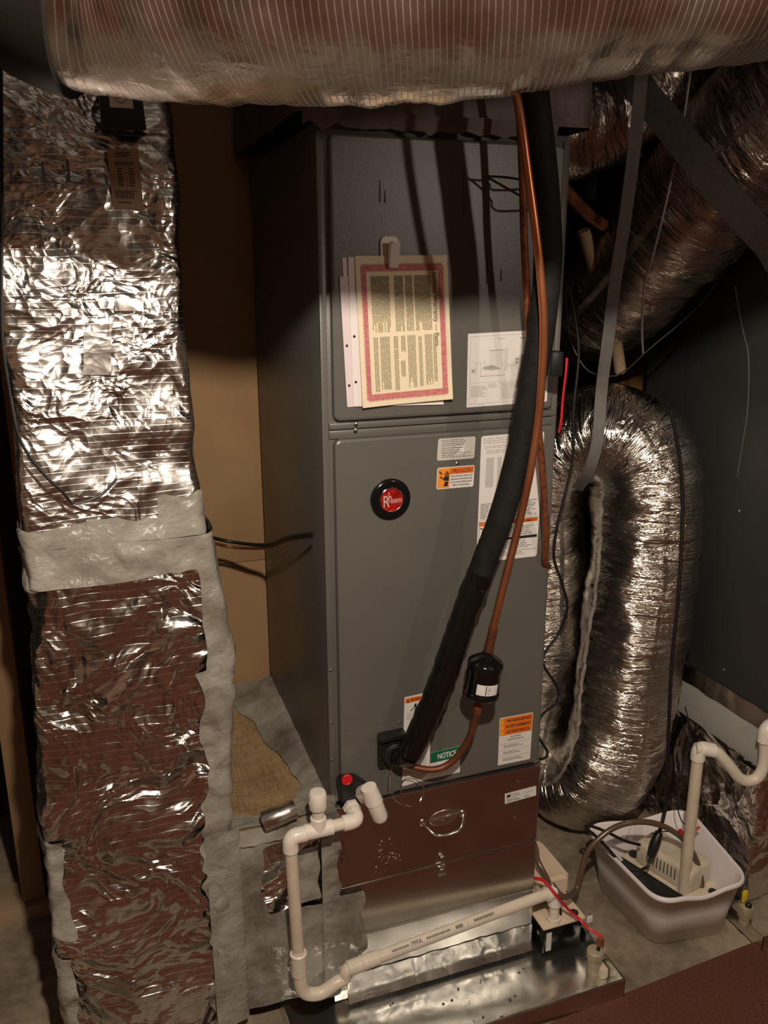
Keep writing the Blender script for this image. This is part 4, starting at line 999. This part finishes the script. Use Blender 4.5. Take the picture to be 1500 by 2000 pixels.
prof = [(loop(bcn, .045), 0), (loop([b.lerp(t_, .5)+V((0, 0, 0)) for b, t_ in zip(bcn, sc_loop(tc, cen, .96))], .05), 0), (loop(sc_loop(tc, cen, .955), .055, dz=dz), -.012), (loop(sc_loop(tc, cen, 1.0), .06, dz=dz), -.012), (loop(sc_loop(tc, cen, 1.005), .06, dz=dz), -.006), (loop(sc_loop(tc, cen, .995), .06, dz=dz), .001), (loop(sc_loop(tc, cen, .97), .058, dz=dz), .002), (loop(sc_loop(tc, cen, .945), .055, dz=dz), -.004),
        (loop([b.lerp(t_, .5) for b, t_ in zip(sc_loop(bcn, cb3, .97), sc_loop(tc, cen, .935))], .05), 0), (loop(sc_loop(bcn, cb3, .965), .043), .004)]
tm = MB(); nn = len(prof[0][0]); vs_ = []
for lo, dzz in prof: vs_ += [p+V((0, 0, dzz)) for p in lo]
fs_ = [(k*nn+i, (k+1)*nn+i, (k+1)*nn+(i+1) % nn, k*nn+(i+1) % nn) for k in range(len(prof)-1) for i in range(nn)]
fs_.append(tuple(range(nn))); fs_.append(tuple(reversed(range((len(prof)-1)*nn, len(prof)*nn))))
tm.add(vs_, fs_); obj('tub_shell', tm, MT['tub'], tu, smooth='full')
# second pump: lies along the tub
ax = (P(1390, 1735, 2, .1)-P(1230, 1655, 2, .1)); ax.z = 0; ax.normalize(); ay = V((-ax.y, ax.x, 0))
ax = V((.30, -.954, 0)); ay = V((-ax.y, ax.x, 0)); pb_ = V((.985, .020, 0))
PM = Matrix(((ax.x, ay.x, 0, pb_.x), (ax.y, ay.y, 0, pb_.y), (0, 0, 1, 0), (0, 0, 0, 1)))
p2 = thing('sump_pump', 'beige condensate pump with black tank and slotted cover inside the white tub', 'pump', pb_+V((0, 0, .01)))
obj('tank', box((-.122, -.088, .01), (.112, .066, .085), .008).xform(PM), MT['black_plastic'], p2)
obj('lid', box((-.130, -.042, .085), (.118, .068, .092), .004).xform(PM), MT['beige_old'], p2)
cvm = box((-.090, -.036, .090), (.090, .064, .165), .014, 4).xform(PM); cv = obj('motor_cover', cvm, MT['beige_old'], p2)
for k in range(7):
    x = -.030+.0115*k; obj('vent_slot', box((x, -.0368, .115), (x+.0035, -.0345, .150), .001).xform(PM), MT['ink_dk'], cv)
obj('cover_ridge', box((.010, -.020, .164), (.055, .045, .169), .004).xform(PM), MT['beige_old'], cv)
obj('cord_gland', lathe(PM @ V((-.108, -.01, .091)), (0, 0, 1), [(0, .016), (.006, .016), (.008, .012)], 18), MT['rubber'], p2)
obj('outlet_collar', lathe(PM @ V((.118, .03, .091)), (0, 0, 1), [(0, .012), (.006, .010)], 16), MT['rubber'], p2)
# cords in the tub
c1_ = [P(1310, 800, 1, .10), P(1328, 900, 1, .09), P(1333, 1000, 1, .08), P(1326, 1150, 1, .06), P(1315, 1260, 1, .05), P(1309, 1350, 1, .04), P(1304, 1480, 1, .03), P(1302, 1560, 1, .03), P(1295, 1600, 1, .02), P(1285, 1632, 1, .01)]
t = thing('power_cord', 'black power cord hanging past the arched duct to a plug in the tub', 'cord', P(1280, 1670, 1, .0))
obj('cord', tube(catmull(c1_, .02), .0050, 10), MT['rubber'], t)
pg = catmull([P(1288, 1625, 1, .01), P(1280, 1645, 1, .005), P(1271, 1672, 1, .0)], .006); obj('plug', tube(pg, [.010+.004*math.sin(math.pi*i/(len(pg)-1)) for i in range(len(pg))], 14), MT['black_plastic'], t)
c2_ = [P(1271, 1672, 1, .0), P(1266, 1690, 1, -.005), P(1255, 1698, 1, -.01), P(1240, 1700, 1, -.005), P(1218, 1692, 1, .01), P(1190, 1660, 1, .03), P(1160, 1630, 1, .05), P(1145, 1618, 1, .055), P(1150, 1612, 1, .06), P(1185, 1625, 1, .055), P(1220, 1642, 1, .05), P(1250, 1650, 1, .045)]
t = obj('looped_cord', tube(catmull(c2_, .01), .0042, 8), MT['rubber']); top(t, 'black pump cord looped against the tub rim', 'cord')
c3_ = [P(1338, 1380, 1, .02), P(1346, 1420, 1, .02), P(1338, 1480, 1, .02), P(1325, 1540, 1, .02), P(1323, 1575, 1, .02), P(1332, 1605, 1, .01), P(1345, 1618, 1, .0), P(1330, 1626, 1, .0), P(1300, 1624, 1, .0), P(1272, 1628, 1, -.005)]
t = obj('thin_wire', tube(catmull(c3_, .01), .0016, 6), MT['rubber']); top(t, 'thin black wire drooping into the tub beside the upright pipe', 'wire')
wn = P(1333, 1622, 1, -.002); t = obj('wire_nut', lathe(wn, (-.6, 0, -.5), [(0, .009), (.012, .007), (.018, .003)], 10), MT['red_plug']); top(t, 'red wire nut resting on the pump in the tub', 'wire nut', 'red wire nuts in the tub')
wn = P(1366, 1615, 1, .01); t = obj('wire_nut', lathe(wn, (-.8, 0, -.5), [(0, .004), (.014, .0035), (.018, .002)], 10), MT['red_plug']); top(t, 'slim red wire connector poking over the tub rim behind the pipe', 'connector')
# PVC standing in the tub
pd = thing('pump_discharge_pipe', 'upright cream plastic pipe standing in the tub with a looping trap', 'drain pipe', V((.985, -.035, .09)))
pb0 = P(1347, 1742, 1, -.055); pt0 = P(1350, 1478, 1, -.055); pb0.x = pt0.x = (pb0.x+pt0.x)/2; pb0.z = .093
obj('upright_pipe', tube([pb0, pt0], .0150, 20), MT['pvc_old'], pd)
e_ = V((pt0.x, -.055, pt0.z+.012)); lo_ = [P(1358, 1462, 1, -.055), P(1395, 1466, 1, -.07), P(1420, 1490, 1, -.08), P(1448, 1522, 1, -.09), P(1475, 1522, 1, -.10), P(1490, 1500, 1, -.105), P(1494, 1470, 1, -.105), P(1494, 1440, 1, -.105)]
obj('elbow', tube(rounded([pt0+V((0, 0, -.012)), V((pt0.x, -.055, lo_[0].z+.001)), lo_[1]], .025), .0185, 20), MT['pvc_white'], pd)
obj('trap_bend', tube(catmull(lo_, .01), .0150, 18), MT['pvc'], pd)
obj('end_elbow', tube(rounded([lo_[-1]+V((0, 0, -.012)), lo_[-1]+V((.001, 0, .030)), lo_[-1]+V((.05, -.002, .032))], .025), .0190, 20), MT['pvc_white'], pd)

ob = lo_[-1]+V((.05, -.002, .032)); obj('branch_pipe', tube(rounded([ob+V((-.02, 0, 0)), ob+V((.10, 0, .002)), V((ob.x+.10, -.068, ob.z+.002))], .03), .0150, 18), MT['pvc'], pd)

# ------------------------------------------------------------------ second air handler at the right
XA = 1.172
a2 = thing('air_handler', 'charcoal side of a second air handler behind the bulging flexible duct', 'air handler', (XA+.25, .23, .60))
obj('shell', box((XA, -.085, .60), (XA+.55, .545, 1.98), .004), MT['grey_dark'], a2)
for x, y in ((1442, 998), (1412, 1308)):
    q = P(x, y, 0, XA-.002); obj('screw', lathe(q+V((.002, 0, 0)), (-1, 0, 0), [(0, .005), (.002, .0045), (.003, .002)], 10), MT['steel'], a2)
f2 = thing('filter_cabinet', 'pale grey filter cabinet under the charcoal air handler, base wrapped in foil', 'cabinet', (XA+.25, .23, .03))
obj('body', box((XA+.002, -.07, .43), (XA+.54, .53, .60), .002), MT['pale_metal'], f2)
tpm = MB(); idx = {}
for z0, z1, nm in ((.548, .604, 'foil_tape_band'), (.405, .442, 'foil_tape_band')):
    tp_ = MB(); K = 60; vs_ = []
    for j in range(5):
        for i in range(K+1):
            y = -.085+.62*i/K; z = z0+(z1-z0)*j/4+(.004*nz(V((y, z0, 0)), 14) if j in (0, 4) else 0); vs_.append(V((XA-.003-.002*nz(V((y, z, 0)), 25), y, z)))
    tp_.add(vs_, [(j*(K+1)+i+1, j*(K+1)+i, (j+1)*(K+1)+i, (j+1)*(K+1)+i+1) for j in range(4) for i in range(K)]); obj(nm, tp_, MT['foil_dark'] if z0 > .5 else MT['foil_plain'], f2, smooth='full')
w2 = RectDuct(zz(.03, .43, .0125), lambda z: (XA-.004, XA+.54, -.085, .53), 30, 40, .013, 31)
obj('foil_wrap', w2.mesh(), MT['foil_plain'], f2, smooth='full')
p3 = thing('drain_pan', 'low grey metal drain pan under the second filter cabinet', 'pan', (1.4, .1, 0))
rm = MB()
for a, b in (((1.098, -.225, .001), (1.0995, .6, .048)), ((1.098, -.225, .001), (1.95, -.2235, .048)), ((1.098, -.225, .001), (1.95, .6, .004))): rm.merge(box(a, b))
obj('pan_body', rm, MT['galv'], p3)
obj('pan_floor', box((1.1, -.223, .004), (1.95, .6, .018)), MT['concrete'], p3, label='grimy pan floor')
f3 = thing('float_switch', 'grey float switch with yellow tag clipped on the second drain pan', 'switch', P(1460, 1790, 1, -.20))
q = P(1457, 1778, 1, -.19); obj('float_body', box(q-V((.016, .014, .022)), q+V((.014, .014, .016)), .004), MT['valve_beige'], f3)
obj('cable_plug', lathe(q+V((.002, -.004, .014)), (0, 0, 1), [(0, .009), (.008, .008), (.012, .004)], 14), MT['rubber'], f3)
obj('yellow_tag', box(q+V((-.010, .004, .02)), q+V((.006, .012, .055)), .003), MT['yellow_plastic'], f3); obj('bracket', box(q+V((-.012, -.012, -.045)), q+V((.004, .01, -.018)), .003), MT['valve_beige'], f3)

# ------------------------------------------------------------------ flexible ducts
def flex(name, pts, rad, mt, lab, group=None, n=56, amp=.010, step=.010, seed=0, rings=0):
    path = catmull(pts, step); L = len(path)
    r = [lin(i/(L-1), *rad) for i in range(L)] if isinstance(rad, (list, tuple)) else rad
    def fn(s, a):
        ca, sa = math.cos(a), math.sin(a)
        w1 = noise.noise(V((s*34+seed, ca*1.6, sa*1.6))); w2 = noise.noise(V((s*75+seed, ca*2.6, sa*2.6))); w3 = noise.noise(V((s*6+seed, ca*1.3, sa*1.3)))
        return amp*(.55*w1+.35*w2+1.2*w3)+(rings*math.sin(s*2*math.pi/.035) if rings else 0)
    t = thing(name, lab, 'duct', min(path, key=lambda p: p.z), group)
    m = tube(path, r, n, fn=fn); o = obj('jacket', m, MT[mt], t, smooth='full'); return t, path, o
# big duct across the top: its underside seen in the photo, axis one radius higher
TOPC = [P(x, y, 1, yy)+V((0, 0, .1676)) for x, y, yy in ((-60, 122, -.540), (90, 128, -.545), (200, 178, -.553), (330, 201, -.575), (600, 208, -.655), (900, 194, -.72), (1150, 162, -.77), (1500, 112, -.82))]
TOPC = [TOPC[0]+V((-.9, .06, .0)), TOPC[0]+V((-.35, .02, .0))]+TOPC+[TOPC[-1]+V((.35, -.02, .09)), TOPC[-1]+V((1.0, -.0, .20))]
td, tpath, tob = flex('flexible_duct', TOPC, .165, 'foil_top', 'large ribbed foil flexible duct slung across under the ceiling', n=72, amp=.006, step=.0075, seed=2)
i0, i1 = [min(range(len(tpath)), key=lambda i: abs(tpath[i].x-x)) for x in (-.414, -.385)]
obj('strap', tube(catmull([tpath[i0], tpath[(i0+i1)//2], tpath[i1]], .006), .1785, 64), MT['rubber'], td, label='wide black strap round the duct')
# inverted U beside the cabinet
ud, upath, uo = flex('flexible_duct', [(.80, .62, .06), (.81, .57, .30), (.845, .54, .60), (.82, .53, .90), (.80, .50, 1.10), (.85, .45, 1.235), (.93, .36, 1.285), (1.0, .29, 1.20), (1.005, .265, 1.0), (.985, .26, .75), (.972, .265, .45), (.945, .30, .26), (.93, .40, .16), (.93, .55, .12)], ((0, .145), (.35, .140), (.42, .125), (.50, .145), (.6, .150), (.9, .142), (1, .14)), 'foil_flex', 'crumpled foil flexible duct bent over in a tall arch right of the cabinet', n=64, amp=.011, seed=11)
# upper right, heavy duct coming down
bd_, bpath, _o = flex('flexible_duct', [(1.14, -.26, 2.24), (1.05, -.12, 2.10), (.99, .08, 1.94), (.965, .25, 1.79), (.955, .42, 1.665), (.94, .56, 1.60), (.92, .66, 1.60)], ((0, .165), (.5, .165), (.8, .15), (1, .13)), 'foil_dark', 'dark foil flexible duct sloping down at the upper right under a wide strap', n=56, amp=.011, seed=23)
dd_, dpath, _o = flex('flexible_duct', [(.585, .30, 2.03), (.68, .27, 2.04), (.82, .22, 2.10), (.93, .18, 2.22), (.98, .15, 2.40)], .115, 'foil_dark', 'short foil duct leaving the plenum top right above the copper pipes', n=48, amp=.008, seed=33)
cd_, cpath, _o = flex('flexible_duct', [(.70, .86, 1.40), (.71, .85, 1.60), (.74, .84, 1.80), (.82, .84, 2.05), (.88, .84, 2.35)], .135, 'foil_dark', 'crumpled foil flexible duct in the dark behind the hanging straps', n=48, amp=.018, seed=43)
# straps
def ribbon(pts, wdt, th, facing, step=.02):
    path = catmull(pts, step); m = MB(); vs_ = []
    for i, p in enumerate(path):
        t = (path[min(i+1, len(path)-1)]-path[max(i-1, 0)]).normalized(); fdir = facing-p if facing is not None else V((0, -1, 0)); s_ = t.cross(fdir).normalized(); nn_ = s_.cross(t).normalized()
        vs_ += [p-s_*wdt/2-nn_*th/2, p+s_*wdt/2-nn_*th/2, p+s_*wdt/2+nn_*th/2, p-s_*wdt/2+nn_*th/2]
    fs_ = []
    for i in range(len(path)-1):
        for k in range(4): fs_.append((i*4+k, i*4+(k+1) % 4, (i+1)*4+(k+1) % 4, (i+1)*4+k))
    fs_ += [(3, 2, 1, 0), tuple((len(path)-1)*4+k for k in range(4))]
    return m.add(vs_, fs_)
FAC = V((-.6, -2.2, 1.5))
s1_ = [P(x, y, 1, yy) for x, y, yy in ((1262, 40, .02), (1250, 180, .02), (1240, 280, .03), (1222, 420, .05), (1203, 540, .07), (1188, 660, .08), (1175, 760, .10), (1167, 860, .09), (1150, 920, .10), (1128, 955, .16))]
t = obj('hanging_strap', ribbon(s1_, .027, .003, FAC), MT['strap']); top(t, 'narrow grey webbing strap holding up the arched duct', 'strap')
s2_ = [P(x, y, 1, yy) for x, y, yy in ((1180, 80, .12), (1262, 190, .04), (1300, 235, .0), (1360, 310, -.06), (1430, 400, -.10), (1500, 475, -.11), (1530, 520, -.09))]+[V((1.135, .03, 1.80)), V((1.160, .10, 1.92)), V((1.10, .17, 2.07))]
t = obj('hanging_strap', ribbon(s2_, .062, .003, FAC), MT['strap_dark']); top(t, 'wide dark strap crossing diagonally over the upper right duct', 'strap')
def cable(name, lst, r, mt, lab, cat='cable'):
    t = obj(name, tube(catmull([P(x, y, 1, yy) for x, y, yy in lst], .015), r, 8), MT[mt]); return top(t, lab, cat)
cable('grey_cable', [(1350, 130, .02), (1335, 235, .02), (1322, 300, .0), (1300, 400, .0), (1275, 500, .03), (1258, 560, .08), (1254, 640, .14), (1256, 690, .2)], .0026, 'cord_grey', 'thin light grey cable hanging past the dark upper duct')
cable('bent_cable', [(1470, 470, .0), (1420, 520, .05), (1380, 580, .08), (1330, 630, .12), (1270, 680, .16), (1220, 725, .2), (1190, 735, .22), (1150, 725, .24), (1125, 690, .26), (1108, 640, .28), (1105, 560, .28)], .0024, 'rubber', 'dark cable bending round under the upper right duct')
cable('black_cord', [(1112, 560, .10), (1130, 680, .10), (1120, 800, .10), (1118, 900, .10), (1100, 980, .10), (1088, 1030, .10), (1082, 1090, .10), (1098, 1140, .10), (1108, 1190, .10), (1090, 1240, .10), (1064, 1275, .09), (1062, 1300, .09), (1090, 1345, .09), (1090, 1370, .08), (1060, 1395, .05), (1048, 1430, .03), (1070, 1470, .03), (1060, 1482, .02), (1040, 1484, .05)], .0036, 'rubber', 'wavy black cord hanging between the cabinet and the arched duct', 'cord')
t = obj('side_cable', tube(catmull([P(x, y, 0, XA-.0015) for x, y in ((1436, 560), (1442, 600), (1452, 650), (1462, 700), (1460, 800), (1448, 880), (1440, 930))], .02), .0016, 8), MT['strap']); top(t, 'faint grey cable against the charcoal air handler side', 'cable')
cable('twin_cable', [(405, 1048, .40), (450, 1058, .42), (500, 1064, .36), (530, 1062, .30), (560, 1050, .15), (590, 1045, .06), (612, 1043, .02)], .0045, 'rubber', 'dark brown cable strung from the foil duct to the cabinet side')
cable('twin_cable', [(405, 1058, .41), (450, 1068, .43), (500, 1071, .37), (530, 1067, .31), (560, 1056, .16), (590, 1049, .07), (612, 1047, .03)], .0040, 'copper_dull', 'lighter brown cable under the dark one behind the cabinet side')
cable('control_wire', [(945, 344, -.05), (985, 346, -.06), (1012, 350, -.08), (1035, 356, -.10), (1090, 360, -.06)], .0022, 'rubber', 'thin black wire crossing the top of the upper panel', 'wire')
cable('control_wire', [(945, 342, -.05), (980, 362, -.06), (1015, 382, -.08), (1040, 396, -.10), (1090, 402, -.06)], .0022, 'rubber', 'thin black wire sagging below its twin across the upper panel', 'wire')
bp = [P(1085, 350, 1, .10), P(1120, 390, 1, .12), P(1150, 420, 1, .14), P(1178, 440, 1, .16)]
t = obj('brown_pipe', tube(catmull(bp, .02), .014, 14), MT['copper_dull']); top(t, 'short brown pipe slanting behind the black insulated pipe', 'pipe')
bp = [P(1140, 450, 1, .30), P(1165, 540, 1, .32), P(1190, 620, 1, .34), P(1205, 680, 1, .36), P(1212, 725, 1, .38)]
t = obj('beige_pipe', tube(catmull(bp, .02), .016, 14), MT['wood_sill']); top(t, 'slim beige pipe slanting down behind the grey strap', 'pipe')
